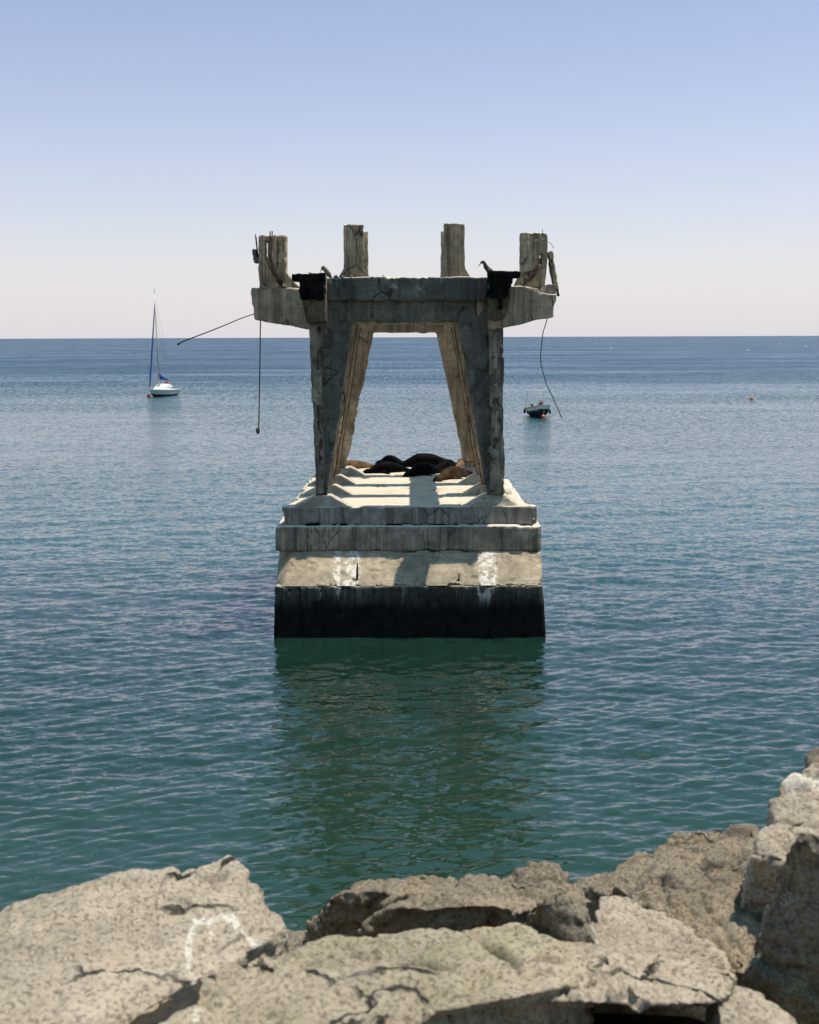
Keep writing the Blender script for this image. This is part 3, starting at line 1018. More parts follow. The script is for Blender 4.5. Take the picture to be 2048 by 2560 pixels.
# ------------------------------------------------------------------ boats
M['white_hull'] = plain('white_gelcoat', (0.72, 0.72, 0.70), 0.3, var=0.06, scale=2)
M['grey_hull'] = plain('grey_white_topsides', (0.50, 0.51, 0.51), 0.35, var=0.08, scale=2)
M['navy'] = plain('navy_antifouling', (0.010, 0.014, 0.03), 0.5, var=0.3)
M['blue_canvas'] = plain('blue_canvas', (0.012, 0.045, 0.22), 0.7, var=0.35, scale=3)
M['alu'] = plain('spar_aluminium', (0.52, 0.45, 0.38), 0.35, 0.3, var=0.08)
M['glass'] = plain('dark_window', (0.02, 0.022, 0.025), 0.1)
M['red_buoy'] = plain('red_buoy', (0.62, 0.07, 0.025), 0.45, var=0.15)
M['orange_buoy'] = plain('orange_buoy', (0.70, 0.17, 0.05), 0.45, var=0.15)
M['maroon'] = plain('maroon_cloth', (0.12, 0.012, 0.02), 0.8, var=0.4)
M['rope'] = plain('pale_rope', (0.45, 0.38, 0.25), 0.9, var=0.3)


def hull_rings(L, beam, free, bow_rise, draft, blunt=0.0, lo=0.0, hi=1.0, n=15, grow=0.0, flare=0.85):
    """half-section curves between a fraction lo and hi of the depth, from stern (-x) to bow (+x)"""
    rings = []
    for i in range(n + 1):
        u = i / n
        w = beam / 2 * (0.80 + 0.2 * math.sin(min(1, u / 0.45) * math.pi / 2)) if u < 0.45 else \
            beam / 2 * max(blunt, (1 - ((u - 0.45) / 0.55) ** 2.1))
        w = max(w, 0.015)
        top = free + bow_rise * u ** 2.2
        bot = -draft * (1 - 0.75 * u ** 3) * (0.35 + 0.65 * min(1, u / 0.3)) 
        x0 = (u - 0.5) * L
        sec = []
        for v in np.linspace(lo, hi, 7):
            z = bot + (top - bot) * v
            ww = w * min(1.0, (v / 0.55)) ** 0.55 * (flare + (1 - flare) * v)
            xx = x0 - 0.12 * L * (1 - v) * u ** 4
            sec.append((xx, ww + grow, z))
        rings.append(sec)
    return rings


def add_hull(bm, rings, deck=True):
    full = [[Vector((x, w, z)) for x, w, z in r[::-1]] + [Vector((x, -w, z)) for x, w, z in r] for r in rings]
    vs = [[bm.verts.new(p) for p in r] for r in full]
    m = len(full[0])
    for a, b in zip(vs[:-1], vs[1:]):
        for i in range(m if deck else m - 1):
            bm.faces.new((a[i], a[(i + 1) % m], b[(i + 1) % m], b[i]))
    bm.faces.new(vs[0][::-1])
    bm.faces.new(vs[-1])


# sloop
BW, SW = atz(374, 993.5, 0), atz(441, 985, 0)
LS = (BW - SW).length * 0.87
sloop = empty('sailing_boat', SW.lerp(BW, 0.53), 'white moored sloop with bare mast, rolled blue jib and blue boom cover', 'sailboat')
yaw_s = math.atan2(BW.y - SW.y, BW.x - SW.x)
sloop.rotation_euler = (0, 0, yaw_s)
SB = LS * 0.30
bm = bmesh.new()
add_hull(bm, hull_rings(LS, SB, 0.82, 0.32, 0.5, lo=0.0, hi=0.46))
from_bm('boot_top', bm, M['navy'], sloop, sm=False)
bm = bmesh.new()
add_hull(bm, hull_rings(LS, SB, 0.82, 0.32, 0.5, lo=0.455, hi=1.0, grow=0.012))
hull_o = from_bm('hull', bm, M['grey_hull'], sloop, sm=False)
bm = bmesh.new()
for s in (-1, 1):
    rr = hull_rings(LS, SB, 0.82, 0.32, 0.5, lo=0.97, hi=1.0, grow=0.02)
    add_tube(bm, [Vector((r[-1][0], s * r[-1][1], r[-1][2])) for r in rr], 0.05, 6)
from_bm('toe_rail', bm, M['white_hull'], sloop)
# coachroof with sloping front and windows
bm = bmesh.new()
cx0, cx1 = -0.30 * LS, 0.30 * LS
rings = []
for u, w, h in ((0, .6, .05), (.1, .72, .5), (.25, .8, .86), (.5, .8, .95), (.62, .74, .6), (.85, .5, .52), (1.0, .3, .06)):
    x = cx0 + (cx1 - cx0) * u
    hw = SB / 2 * w
    zb_ = 0.84
    rings.append([Vector((x, hw, zb_)), Vector((x, hw * 0.85, zb_ + h * .8)), Vector((x, hw * 0.5, zb_ + h)), Vector((x, -hw * 0.5, zb_ + h)), Vector((x, -hw * 0.85, zb_ + h * .8)), Vector((x, -hw, zb_))])
add_loft(bm, rings)
cab = from_bm('coachroof', bm, M['white_hull'], sloop)
for s in (-1, 1):
    for u0, u1 in ((.16, .26), (.3, .4)):
        bm = bmesh.new()
        xa, xb = cx0 + (cx1 - cx0) * u0, cx0 + (cx1 - cx0) * u1
        hw = SB / 2 * .8 * .97
        add_box(bm, (xa, s * hw - .06, 1.08), (xb, s * hw + .02, 1.2))
        from_bm('window', bm, M['glass'], cab)
mx = 0.12 * LS
iw = sloop.matrix_basis.inverted()
MTOP = 993 - 727
ym = SW.lerp(BW, 0.6).y
mast_t = Matrix.Translation(sloop.location) @ Matrix.Rotation(yaw_s, 4, 'Z')
inv = mast_t.inverted()
mtop = inv @ at(386.5, 738, ym)
mbase = Vector((mx, 0, 1.2))
mbase = inv @ at(398.5, 966, ym)
bm = bmesh.new()
add_tube(bm, [mbase + Vector((0, 0, -.3)), mbase.lerp(mtop, .5), mtop], [.085, .08, .055], 8)
mast = from_bm('mast', bm, M['alu'], sloop, sm=True)
bm = bmesh.new()
wt = inv @ at(386.5, 722, ym)
add_tube(bm, [mtop, wt], .03, 5)
add_tube(bm, [wt + Vector((-.25, 0, 0)), wt + Vector((.2, .0, .02))], .025, 5)
from_bm('wind_vane', bm, M['alu'], mast)
# boom, cover
b0 = mbase.lerp(mtop, (966 - 950) / 228)
b1 = inv @ at(421.5, 952, ym + 2.6)
bm = bmesh.new()
add_tube(bm, [b0, b1], .07, 8)
boom = from_bm('boom', bm, M['alu'], sloop, sm=True)
rings = []
top0 = mbase.lerp(mtop, (966 - 931) / 228)
for u in np.linspace(0, 1, 8):
    lo_ = b0.lerp(b1, u) + Vector((0, 0, .07))
    hi_ = top0.lerp(b1 + Vector((0, 0, .16)), u) + Vector((0, 0, -.12 * math.sin(u * math.pi)))
    c = lo_.lerp(hi_, .5)
    hh = (hi_ - lo_).length / 2
    wv = .2 * (1 - .5 * u)
    rings.append([c + Vector((0, wv * math.cos(2 * math.pi * i / 10) * (1 + .15 * math.sin(9 * u + i)), hh * math.sin(2 * math.pi * i / 10))) for i in range(10)])
bm = bmesh.new()
add_loft(bm, rings)
from_bm('sail_cover', bm, M['blue_canvas'], boom, sm=True)
# rolled jib on the forestay, shrouds, backstay
stem = inv @ at(374.5, 968, BW.y)
hd = mbase.lerp(mtop, (966 - 752) / 228)
bm = bmesh.new()
js = [stem.lerp(hd, u) + Vector((0, 0, -.25 * math.sin(u * math.pi))) for u in np.linspace(0, 1, 9)]
add_tube(bm, js, [.06, .13, .13, .12, .11, .1, .085, .07, .03], 8)
from_bm('rolled_jib', bm, M['blue_canvas'], sloop, sm=True)
for s in (-1, 1):
    bm = bmesh.new()
    add_tube(bm, [Vector((mbase.x - .2, s * SB * .46, .95)), mbase.lerp(mtop, .86)], .012, 4)
    from_bm('shroud', bm, M['steel'], sloop)
    bm = bmesh.new()
    add_tube(bm, [Vector((.47 * LS, 0, 1.15)), Vector((.47 * LS, s * .12, 1.6)), Vector((.36 * LS, s * SB * .25, 1.65)), Vector((.34 * LS, s * SB * .26, 1.05))], .02, 5)
    from_bm('pulpit', bm, M['alu'], sloop, sm=True)
    bm = bmesh.new()
    add_tube(bm, [Vector((-.44 * LS, s * SB * .36, .85)), Vector((-.44 * LS, s * SB * .36, 1.35)), Vector((-.49 * LS, s * .2, 1.35))], .02, 5)
    from_bm('pushpit', bm, M['alu'], sloop, sm=True)
bm = bmesh.new()
add_tube(bm, [Vector((-.49 * LS, 0, .85)), mtop], .01, 4)
from_bm('backstay', bm, M['steel'], sloop)
bm = bmesh.new()
add_box(bm, (-.24 * LS, -.25, 1.28), (-.19 * LS, .2, 1.95))
from_bm('red_cushion', bm, M['red_buoy'], sloop)


def buoy(c, r, mat, label, top_only=True, rope=None):
    o_ = None
    bm = bmesh.new()
    add_ball(bm, Vector((0, 0, r * .45)), r, 16, (1, 1, .92))
    add_tube(bm, [Vector((0, 0, r * 1.25)), Vector((0, 0, r * 1.5))], [r * .22, r * .15], 8)
    o = from_bm('mooring_buoy', bm, mat, None, sm=True)
    o.location = c
    tag(o, label, 'buoy')
    if rope:
        bm = bmesh.new()
        add_tube(bm, [Vector((0, 0, r * 1.4))] + [Vector(p) - Vector(c) for p in rope], 0.02, 5)
        from_bm('rope', bm, M['rope'], o)
    return o

bc = atz(372.5, 993, 0)
buoy(bc, 0.30, M['red_buoy'], 'red mooring buoy floating at the bow of the sailing boat', rope=[mast_t @ (stem + Vector((0, 0, -.1)))])

# open launch
BQ = atz(1360, 1044, 0)
LL, LBm = 4.8, 2.5
launch = empty('motor_boat', (0, 0, 0), 'small dark hulled open launch with white gunwale band and tubular arch', 'motorboat')
yaw_l = R(-90 + 9)
dirv = Vector((math.cos(yaw_l), math.sin(yaw_l), 0))
launch.location = BQ - dirv * (LL * 0.47)
launch.rotation_euler = (0, 0, yaw_l)
bm = bmesh.new()
add_hull(bm, hull_rings(LL, LBm, .84, .52, .35, blunt=0.5, lo=0, hi=.70, flare=0.7))
from_bm('hull', bm, M['navy'], launch)
bm = bmesh.new()
add_hull(bm, hull_rings(LL, LBm, .84, .52, .35, blunt=0.5, lo=.695, hi=1.0, grow=.015, flare=0.7))
from_bm('gunwale_band', bm, M['white_hull'], launch)
bm = bmesh.new()
rr = hull_rings(LL, LBm, .84, .52, .35, blunt=0.5, lo=.97, hi=1.0, grow=.03, flare=0.7)
for s in (-1, 1):
    add_tube(bm, [Vector((r[-1][0], s * r[-1][1], r[-1][2])) for r in rr], .06, 6)
from_bm('rubbing_strake', bm, M['rope'], launch)
bm = bmesh.new()
rings = []
for x, w, h in ((-.3, .5, .02), (-.25, .55, .22), (.5, .5, .26), (1.1, .4, .05)):
    rings.append([Vector((x, w, .95)), Vector((x, w * .85, .95 + h)), Vector((x, -w * .85, .95 + h)), Vector((x, -w, .95))])
add_loft(bm, rings)
from_bm('fore_hatch', bm, M['white_hull'], launch)
bm = bmesh.new()
ax = -1.3
aw = 0.98
pts = [Vector((ax, aw, .8)), Vector((ax, aw * .97, 1.6)), Vector((ax, aw * .93, 2.45)), Vector((ax, aw * .88, 2.6)), Vector((ax, aw * .78, 2.68))]
pts += [Vector((ax, 0, 2.72))] + [Vector((p.x, -p.y, p.z)) for p in pts[::-1]]
add_tube(bm, pts, .05, 8)
arch = from_bm('arch', bm, M['alu'], launch, sm=True)
bm = bmesh.new()
add_tube(bm, [Vector((ax, 0, 2.74)), Vector((ax, 0, 2.86))], .06, 8)
from_bm('lamp', bm, M['white_hull'], arch)
bm = bmesh.new()
add_tube(bm, [Vector((-1.2, .5, .9)), Vector((-1.2, .55, 1.2)), Vector((-1.25, .68, 1.42)), Vector((-1.28, .78, 1.5))], [.22, .24, .2, .08], 10)
from_bm('cloth_cover', bm, M['maroon'], launch, sm=True)
for (x, y) in ((-.9, 1.17), (-1.6, 1.17), (-1.1, -1.17), (.2, 1.14)):
    bm = bmesh.new()
    add_tube(bm, [Vector((x, y, .75)), Vector((x, y * 1.06, .68)), Vector((x, y * 1.08, .5)), Vector((x, y * 1.08, .3)), Vector((x, y * 1.06, .24))], [.03, .09, .11, .09, .03], 10)
    from_bm('fender', bm, M['soot'], launch, sm=True)
bm = bmesh.new()
add_box(bm, (-2.1, -.2, .7), (-1.9, .2, 1.0))
add_tube(bm, [Vector((-2.62, 0, -.3)), Vector((-2.62, 0, .6)), Vector((-2.55, 0, .95)), Vector((-2.5, 0, 1.15))], [.1, .12, .2, .12], 10)
from_bm('outboard', bm, M['soot'], launch)
ml = Matrix.Translation(launch.location) @ Matrix.Rotation(yaw_l, 4, 'Z')
bc = atz(1353, 1041, 0) - Vector((0, 2.2, 0))
bc.z = 0.05
buoy(bc, 0.2, M['orange_buoy'], 'orange mooring buoy under the bow of the launch', rope=[ml @ Vector((LL * .5, 0, 1.05))])
buoy(atz(1879, 999, 0), 0.26, M['orange_buoy'], 'lone orange buoy far out on the open water at the right')
for i, (x, y, lab) in enumerate(((1869, 877, 'distant white buoy near the horizon, nearest to above the lone orange buoy'),
                                 (1952, 861, 'most distant white float close under the horizon at the right'),
                                 (2015, 868, 'distant white float at the right edge of the sea'),
                                 (1527, 870, 'distant white float left of the others, above the launch'))):
    buoy(atz(x, y, 0), 0.55 if y > 862 else 0.9, M['white_hull'], lab)

# ------------------------------------------------------------------ the sea
def water_mat():
    m = bpy.data.materials.new('sea_water')
    t = NT(m)
    v = t.n('ShaderNodeTexCoord').outputs['Object']
    geo = t.n('ShaderNodeNewGeometry')
    def slope(scale, loc, k, sx=0.7, detail=3, rough=.55):
        c = t.noise(t.mapping(v, (sx, 1, 1), loc, (0, 0, 0.15)), scale, detail, rough, 0.2, color=True)
        c = t.n('ShaderNodeVectorMath', {0: c, 1: (0.5, 0.5, 0.5)}, operation='SUBTRACT').outputs[0]
        return t.n('ShaderNodeVectorMath', {0: c, 1: (k * .75, k, 0)}, operation='MULTIPLY').outputs[0]
    lanes = t.noise(t.mapping(v, (0.006, 0.028, 1), rot=(0, 0, .06)), 1.0, 5, 0.6, 0.6)
    gust = t.noise(t.mapping(v, (0.05, 0.11, 1), rot=(0, 0, .2)), 1.0, 4, 0.6, 0.4)
    amp = t.math('MULTIPLY', t.ramp(lanes, 0.36, 0.62, 0.55, 1.3), t.ramp(gust, 0.35, 0.65, 0.75, 1.2))
    s = t.n('ShaderNodeVectorMath', {0: slope(6.0, (0, 0, 0), 0.8), 1: slope(1.7, (3, 7, 1), 0.42)}, operation='ADD').outputs[0]
    s = t.n('ShaderNodeVectorMath', {0: s, 1: slope(15.0, (9, 2, 5), 0.42)}, operation='ADD').outputs[0]
    yy = t.n('ShaderNodeSeparateXYZ', {0: v}).outputs[1]
    amp = t.math('MULTIPLY', amp, t.ramp(yy, 25, 220, 0.55, 2.0))
    s = t.n('ShaderNodeVectorMath', {0: s, 'Scale': amp}, operation='SCALE').outputs[0]
    # offshore chop: the faces of the waves that run ashore
    s = t.n('ShaderNodeVectorMath', {0: s, 1: t.n('ShaderNodeCombineXYZ', {1: t.math('MULTIPLY', amp, t.ramp(yy, 60, 300, -0.015, -0.125))}).outputs[0]},
            operation='ADD').outputs[0]
    n = t.n('ShaderNodeVectorMath', {0: geo.outputs['Normal'], 1: s}, operation='ADD').outputs[0]
    n = t.n('ShaderNodeVectorMath', {0: n}, operation='NORMALIZE').outputs[0]
    # shallow green by the rocks, bluer over deep water
    y = t.n('ShaderNodeSeparateXYZ', {0: v}).outputs[1]
    mid_ = t.ramp(t.math('ADD', y, t.math('MULTIPLY', gust, 6)), 17, 34)
    deep = t.ramp(t.math('ADD', y, t.math('MULTIPLY', gust, 14)), 38, 62)
    col = t.mix(mid_, (0.015, 0.044, 0.024), (0.009, 0.030, 0.022))
    col = t.mix(deep, col, (0.014, 0.068, 0.062))
    col = t.mix(t.ramp(t.math('ADD', y, t.math('MULTIPLY', gust, 40)), 105, 330), col, (0.004, 0.032, 0.072))
    b = t.n('ShaderNodeBsdfPrincipled', {'Base Color': col, 'Roughness': 0.10, 'IOR': 1.75, 'Normal': n,
        'Subsurface Weight': 1.0, 'Subsurface Radius': (0.5, 1.0, 0.8), 'Subsurface Scale': 1.5})
    t.out(b.outputs[0])
    return m


def build_sea():
    f_r = 1200.0
    # rows of even size as seen from the shore, out to the horizon
    near = []
    y = 6.0
    while y < 380:
        near.append(y)
        y += max(0.026, y * y / (f_r * CAM_H) * 0.85)
    far = list(np.geomspace(400, 60000, 60))
    ys = np.array([-60, -20, 0] + near + far)
    nx = 900
    u = np.linspace(-1, 1, nx)
    u = np.sign(u) * (0.72 * np.abs(u) + 0.28 * np.abs(u) ** 5)          # finer in the middle
    half = 0.52 * np.maximum(ys, 6) + 4 + np.where(ys < 6, 60, 0)
    half = np.where(ys > 300, half * 4, half)
    Xg = u[None, :] * half[:, None]
    Yg = np.repeat(ys[:, None], nx, 1)
    dY = np.gradient(ys)[:, None]
    dX = (half[:, None] * 0.8 * 2 / nx)
    Z = np.zeros_like(Xg)
    w = np.random.default_rng(5)
    n_w = 96
    for i in range(n_w):
        lam = 0.19 * (6.0 / 0.19) ** (i / (n_w - 1)) * w.uniform(.9, 1.1)
        th = w.normal(0, 0.40) + (math.pi if w.random() < .12 else 0) - 0.12
        k = 2 * math.pi / lam
        kx, ky = k * math.sin(th), k * math.cos(th)
        sl = 0.030 * (1.0 if lam < 0.42 else (0.42 / lam) ** 0.85)
        a = sl / k
        att = np.exp(-(np.abs(ky) * dY) ** 2 / 3.0 - (kx * dX) ** 2 / 3.0)
        if att.max() < 1e-3:
            continue
        ph = kx * Xg + ky * Yg + w.uniform(0, 6.28)
        sn = np.sin(ph)
        Z += att * a * (sn + 0.25 * np.cos(2 * ph))
    # patches of calmer and livelier water
    P = np.stack([Xg.ravel() * .09, Yg.ravel() * .12, np.zeros(Xg.size)], 1)
    Z *= (1.0 + 0.55 * pnoise(P, 3).reshape(Z.shape) * 1.6)
    co = np.stack([Xg, Yg, Z], -1).reshape(-1, 3)
    nr = len(ys)
    idx = np.arange(nr * nx).reshape(nr, nx)
    q = np.stack([idx[:-1, :-1], idx[:-1, 1:], idx[1:, 1:], idx[1:, :-1]], -1).reshape(-1, 4)
    me = bpy.data.meshes.new('sea')
    me.vertices.add(len(co))
    me.vertices.foreach_set('co', co.ravel())
    me.loops.add(q.size)
    me.loops.foreach_set('vertex_index', q.ravel().astype(np.int32))
    me.polygons.add(len(q))
    me.polygons.foreach_set('loop_start', np.arange(0, q.size, 4, dtype=np.int32))
    me.polygons.foreach_set('use_smooth', np.ones(len(q), dtype=bool))
    me.update(calc_edges=True)
    o = link('sea', me, water_mat())
    o['kind'] = 'structure'
    return o

build_sea()

# ------------------------------------------------------------------ foreground boulders
def ico(level):
    bm = bmesh.new()
    bmesh.ops.create_icosphere(bm, subdivisions=level, radius=1)
    v = np.array([x.co[:] for x in bm.verts])
    f = np.array([[w.index for w in p.verts] for p in bm.faces])
    bm.free()
    return v / np.linalg.norm(v, axis=1)[:, None], f

ICO = {7: ico(7), 6: ico(6)}


def hull_planes(pts):
    bm = bmesh.new()
    for p in pts:
        bm.verts.new(p)
    res = bmesh.ops.convex_hull(bm, input=bm.verts[:])
    pl = []
    bm.normal_update()
    cen = Vector(np.mean(np.array(pts), 0))
    for f in bm.faces:
        n = f.normal.copy()
        if n.length < .5:
            continue
        d = n.dot(f.verts[0].co)
        if n.dot(cen) > d:
            n, d = -n, -d
        pl.append((*n, d))
    bm.free()
    return np.array(pl)


ROCKS = []


def rock_top(x, y):
    z = -9
    for q in ROCKS:
        m_ = (np.abs(q[:, 0] - x) < .03) & (np.abs(q[:, 1] - y) < .03)
        if m_.any():
            z = max(z, q[m_, 2].max())
    return z


def boulder(hulls, mat, label, level=7, p=46, amp=0.05, seed=0, dips=(), rough=0.3, drop=1.0, back=0.8, veins=None, crack=0.05, strata=(0.2, 0.3, 1.0)):
    """a rock from one or more angular hulls that share a centre; points are (px, py, distance)"""
    H = []
    for h in hulls:
        pts = [at(*q) for q in h['p']]
        ext = []
        for q in pts:
            ext.append(q + Vector((0, back * 0.55, -drop)))
        if h.get('solid', True):
            pts = pts + ext
        H.append(np.array([q[:] for q in pts]))
    allp = np.concatenate(H)
    c = np.array(H[0]).mean(0)
    s = (allp.max(0) - allp.min(0)) / 2
    D, Fc = ICO[level]
    r = None
    for pts in H:
        pl = hull_planes([tuple(x) for x in (pts - c) / s])
        pl = pl[pl[:, 3] > 1e-3]
        dn = np.maximum(D @ pl[:, :3].T, 0) / pl[:, 3][None, :]
        ri = np.power(np.power(dn, p).sum(1) + 1e-30, -1.0 / p)
        r = ri if r is None else np.maximum(r, ri)
    co = D * r[:, None] * s
    me = bpy.data.meshes.new('boulder')
    me.from_pydata(np.zeros((0, 3)), [], [])
    me.vertices.add(len(co))
    me.vertices.foreach_set('co', co.ravel())
    me.loops.add(Fc.size)
    me.loops.foreach_set('vertex_index', Fc.ravel().astype(np.int32))
    me.polygons.add(len(Fc))
    me.polygons.foreach_set('loop_start', np.arange(0, Fc.size, 3, dtype=np.int32))
    me.update(calc_edges=True)
    no = get_no(me)
    W = co + c
    st = np.array(strata)
    d = amp * 1.1 * fbm(W * 1.3, 3, seed) + amp * .55 * fbm(W * 4.5 * (1 + .6 * st), 4, seed + 3, .55)
    rid = 1 - np.abs(fbm(W * 1.9 * (0.6 + st), 3, seed + 8)) * 2.2
    d -= crack * np.clip(rid - .72, 0, 1) * 3.0
    rid2 = 1 - np.abs(fbm(W * 5.5 * (0.6 + st), 3, seed + 12)) * 2.2
    d -= crack * .3 * np.clip(rid2 - .7, 0, 1) * 3.0
    bil = np.abs(fbm(W * 3.2 * (0.7 + .8 * st), 5, seed + 17, .58))
    d += rough * amp * 0.6 * (bil - .25)
    pit = np.maximum(0, fbm(W * 9.0, 4, seed + 14, .6) - .12)
    d -= np.minimum(.14 * pit, .04) * rough
    pit2 = np.maximum(0, fbm(W * 22.0, 3, seed + 19, .6) - .1)
    d -= np.minimum(.06 * pit2, .02) * rough
    co = co + no * d[:, None]
    for (p0, p1, w_, dep_) in dips:
        a_, b_ = np.array(at(*p0)[:2]), np.array(at(*p1)[:2])
        q2 = co[:, :2] + c[:2]
        tt = np.clip(((q2 - a_) @ (b_ - a_)) / ((b_ - a_) @ (b_ - a_)), 0, 1)
        dd = np.linalg.norm(q2 - a_ - tt[:, None] * (b_ - a_), axis=1) + .05 * fbm(W * 5, 3, 77)
        co[:, 2] -= dep_ * np.exp(-(dd / w_) ** 2) * (no[:, 2] > -.2)
    me.vertices.foreach_set('co', co.ravel())
    ROCKS.append(co + c)
    att = me.attributes.new('vein', 'FLOAT', 'POINT')
    val = np.zeros(len(co))
    if veins:
        W2 = co + c
        wob = np.stack([fbm(W2 * 7, 3, 91), fbm(W2 * 7, 3, 95), fbm(W2 * 7, 3, 99)], 1) * .03
        for pts, wd in veins:
            P3 = [np.array(at(*q)[:]) for q in pts]
            for a_, b_ in zip(P3[:-1], P3[1:]):
                ab = b_ - a_
                tt = np.clip(((W2 + wob - a_) @ ab) / (ab @ ab), 0, 1)
                dist = np.linalg.norm((W2 + wob - a_ - tt[:, None] * ab) * np.array([1, 1, .35]), axis=1)
                val = np.maximum(val, np.clip(1 - dist / wd, 0, 1))
    att.data.foreach_set('value', val.astype(np.float32))
    smooth(me)
    o = link('boulder', me, mat)
    o.location = c
    return tag(o, label, 'boulder', 'boulders of the shore')

RK1 = rock_mat('granite_a', seed=0.0)
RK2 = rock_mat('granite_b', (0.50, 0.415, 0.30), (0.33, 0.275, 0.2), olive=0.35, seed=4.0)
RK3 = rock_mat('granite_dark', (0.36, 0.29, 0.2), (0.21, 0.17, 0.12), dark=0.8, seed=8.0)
RK4 = rock_mat('granite_shade_dark', (0.22, 0.19, 0.145), (0.12, 0.105, 0.082), dark=0.6, olive=0.45, seed=12.0)  # stone colour darkened to stand in for shade on the boulder faces

boulder([{'p': [(-260, 2330, 5.2), (0, 2272, 5.3), (200, 2215, 5.45), (390, 2153, 5.6), (480, 2158, 5.65), (640, 2225, 5.5), (720, 2325, 5.1), (655, 2362, 4.7),
                (520, 2440, 4.25), (300, 2520, 3.95), (60, 2600, 3.7), (-260, 2600, 3.7)]},
         {'p': [(480, 2160, 5.6), (530, 2132, 5.65), (592, 2126, 5.65), (622, 2150, 5.55), (722, 2325, 5.1), (655, 2362, 4.7), (520, 2290, 4.9), (500, 2230, 5.2), (400, 2400, 4.4)]}],
        RK1, 'large pale flat boulder at the lower left with a white vein', seed=1, amp=.05, dips=[((290, 2580, 3.8), (425, 2480, 4.12), .11, .15), ((512, 2186, 5.4), (545, 2189, 5.4), .03, .07), ((330, 2236, 5.35), (470, 2285, 5.1), .015, .02)],
        veins=[([(655, 2360, 4.7), (610, 2325, 4.85), (575, 2290, 4.95), (540, 2285, 4.95), (500, 2300, 4.85)], .055),
               ([(500, 2300, 4.85), (476, 2340, 4.7), (470, 2400, 4.4), (485, 2440, 4.25)], .028),
               ([(528, 2300, 4.85), (524, 2350, 4.65), (505, 2385, 4.5)], .014)])
boulder([{'p': [(470, 2440, 4.25), (560, 2395, 4.5), (655, 2360, 4.75), (760, 2330, 4.95), (900, 2322, 5.0), (1150, 2312, 5.0), (1270, 2285, 5.1), (1330, 2285, 5.1), (1430, 2340, 4.8), (1530, 2425, 4.4),
                (1450, 2455, 4.2), (1180, 2490, 3.95), (960, 2545, 3.7), (600, 2640, 3.4), (300, 2640, 3.4), (400, 2520, 3.9)]}],
        RK2, 'broad flat boulder across the bottom middle, olive tinged', seed=22, amp=.055, crack=.06, dips=[((290, 2580, 3.8), (425, 2480, 4.12), .11, .15), ((1010, 2428, 4.45), (1110, 2448, 4.35), .035, .12), ((940, 2430, 4.45), (1010, 2430, 4.45), .015, .05),
                              ((1175, 2345, 4.75), (1240, 2372, 4.6), .03, .12), ((1255, 2388, 4.55), (1290, 2408, 4.45), .022, .09), ((1330, 2392, 4.55), (1390, 2396, 4.5), .025, .07),
                              ((700, 2385, 4.6), (790, 2415, 4.45), .03, .03), ((860, 2515, 3.95), (990, 2480, 4.1), .02, .05)],
        veins=[([(655, 2360, 4.75), (700, 2342, 4.85), (760, 2330, 4.95), (830, 2324, 4.98)], .035),
               ([(480, 2445, 4.25), (485, 2500, 4.0), (490, 2560, 3.75)], .022)])
boulder([{'p': [(750, 2318, 6.6), (790, 2268, 6.35), (845, 2226, 6.3), (880, 2204, 6.4), (1010, 2193, 6.6), (1120, 2190, 6.7), (1180, 2230, 6.1), (1000, 2290, 6.2), (900, 2320, 6.6), (1050, 2330, 6.5)]}],
        RK3, 'dark fronted boulder at the back left of the centre, by the water gap', seed=33, amp=.06, crack=.08, rough=.35)
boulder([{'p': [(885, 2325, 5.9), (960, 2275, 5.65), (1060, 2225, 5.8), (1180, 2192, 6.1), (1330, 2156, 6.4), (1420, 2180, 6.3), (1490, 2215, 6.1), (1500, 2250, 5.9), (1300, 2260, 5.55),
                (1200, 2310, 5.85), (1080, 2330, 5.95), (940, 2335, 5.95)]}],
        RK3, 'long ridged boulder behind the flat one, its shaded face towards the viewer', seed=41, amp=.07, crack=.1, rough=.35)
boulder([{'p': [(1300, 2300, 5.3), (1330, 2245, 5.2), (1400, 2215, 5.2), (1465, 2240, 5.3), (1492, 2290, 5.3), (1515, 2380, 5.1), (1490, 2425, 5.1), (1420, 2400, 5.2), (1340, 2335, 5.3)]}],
        RK4, 'small mossy boulder in shade-darkened colour, wedged between the ridge and the lit slope', seed=52, amp=.06, level=6,
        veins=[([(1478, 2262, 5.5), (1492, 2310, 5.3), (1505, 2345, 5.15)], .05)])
boulder([{'p': [(1425, 2200, 7.2), (1600, 2140, 7.4), (1720, 2078, 7.6), (1740, 2064, 7.65), (1800, 2052, 7.7), (1905, 2050, 7.6), (1930, 2120, 7.0), (1700, 2180, 6.9), (1500, 2240, 6.7)]}],
        RK3, 'flat tan slab furthest back on the right, above the water', seed=61, amp=.055, crack=.08, rough=.4)
boulder([{'p': [(1515, 2235, 6.55), (1520, 2200, 6.4), (1640, 2150, 6.6), (1740, 2112, 6.75), (1890, 2112, 6.6), (1960, 2140, 6.4), (1920, 2330, 5.9), (1880, 2440, 5.4), (1760, 2400, 5.6), (1640, 2300, 6.0)]}],
        RK3, 'rough pitted boulder in the right middle with a dark ledge', seed=72, amp=.08, crack=.11, rough=.35)
boulder([{'p': [(1480, 2290, 5.6), (1500, 2235, 5.95), (1570, 2226, 6.05), (1650, 2258, 5.95), (1720, 2300, 5.75), (1830, 2400, 5.3), (1850, 2440, 5.0), (1780, 2450, 4.9), (1560, 2435, 4.85), (1490, 2410, 5.0)]}],
        RK1, 'rounded sloping boulder in front of the pitted one', seed=81, amp=.055, crack=.08, rough=.35)
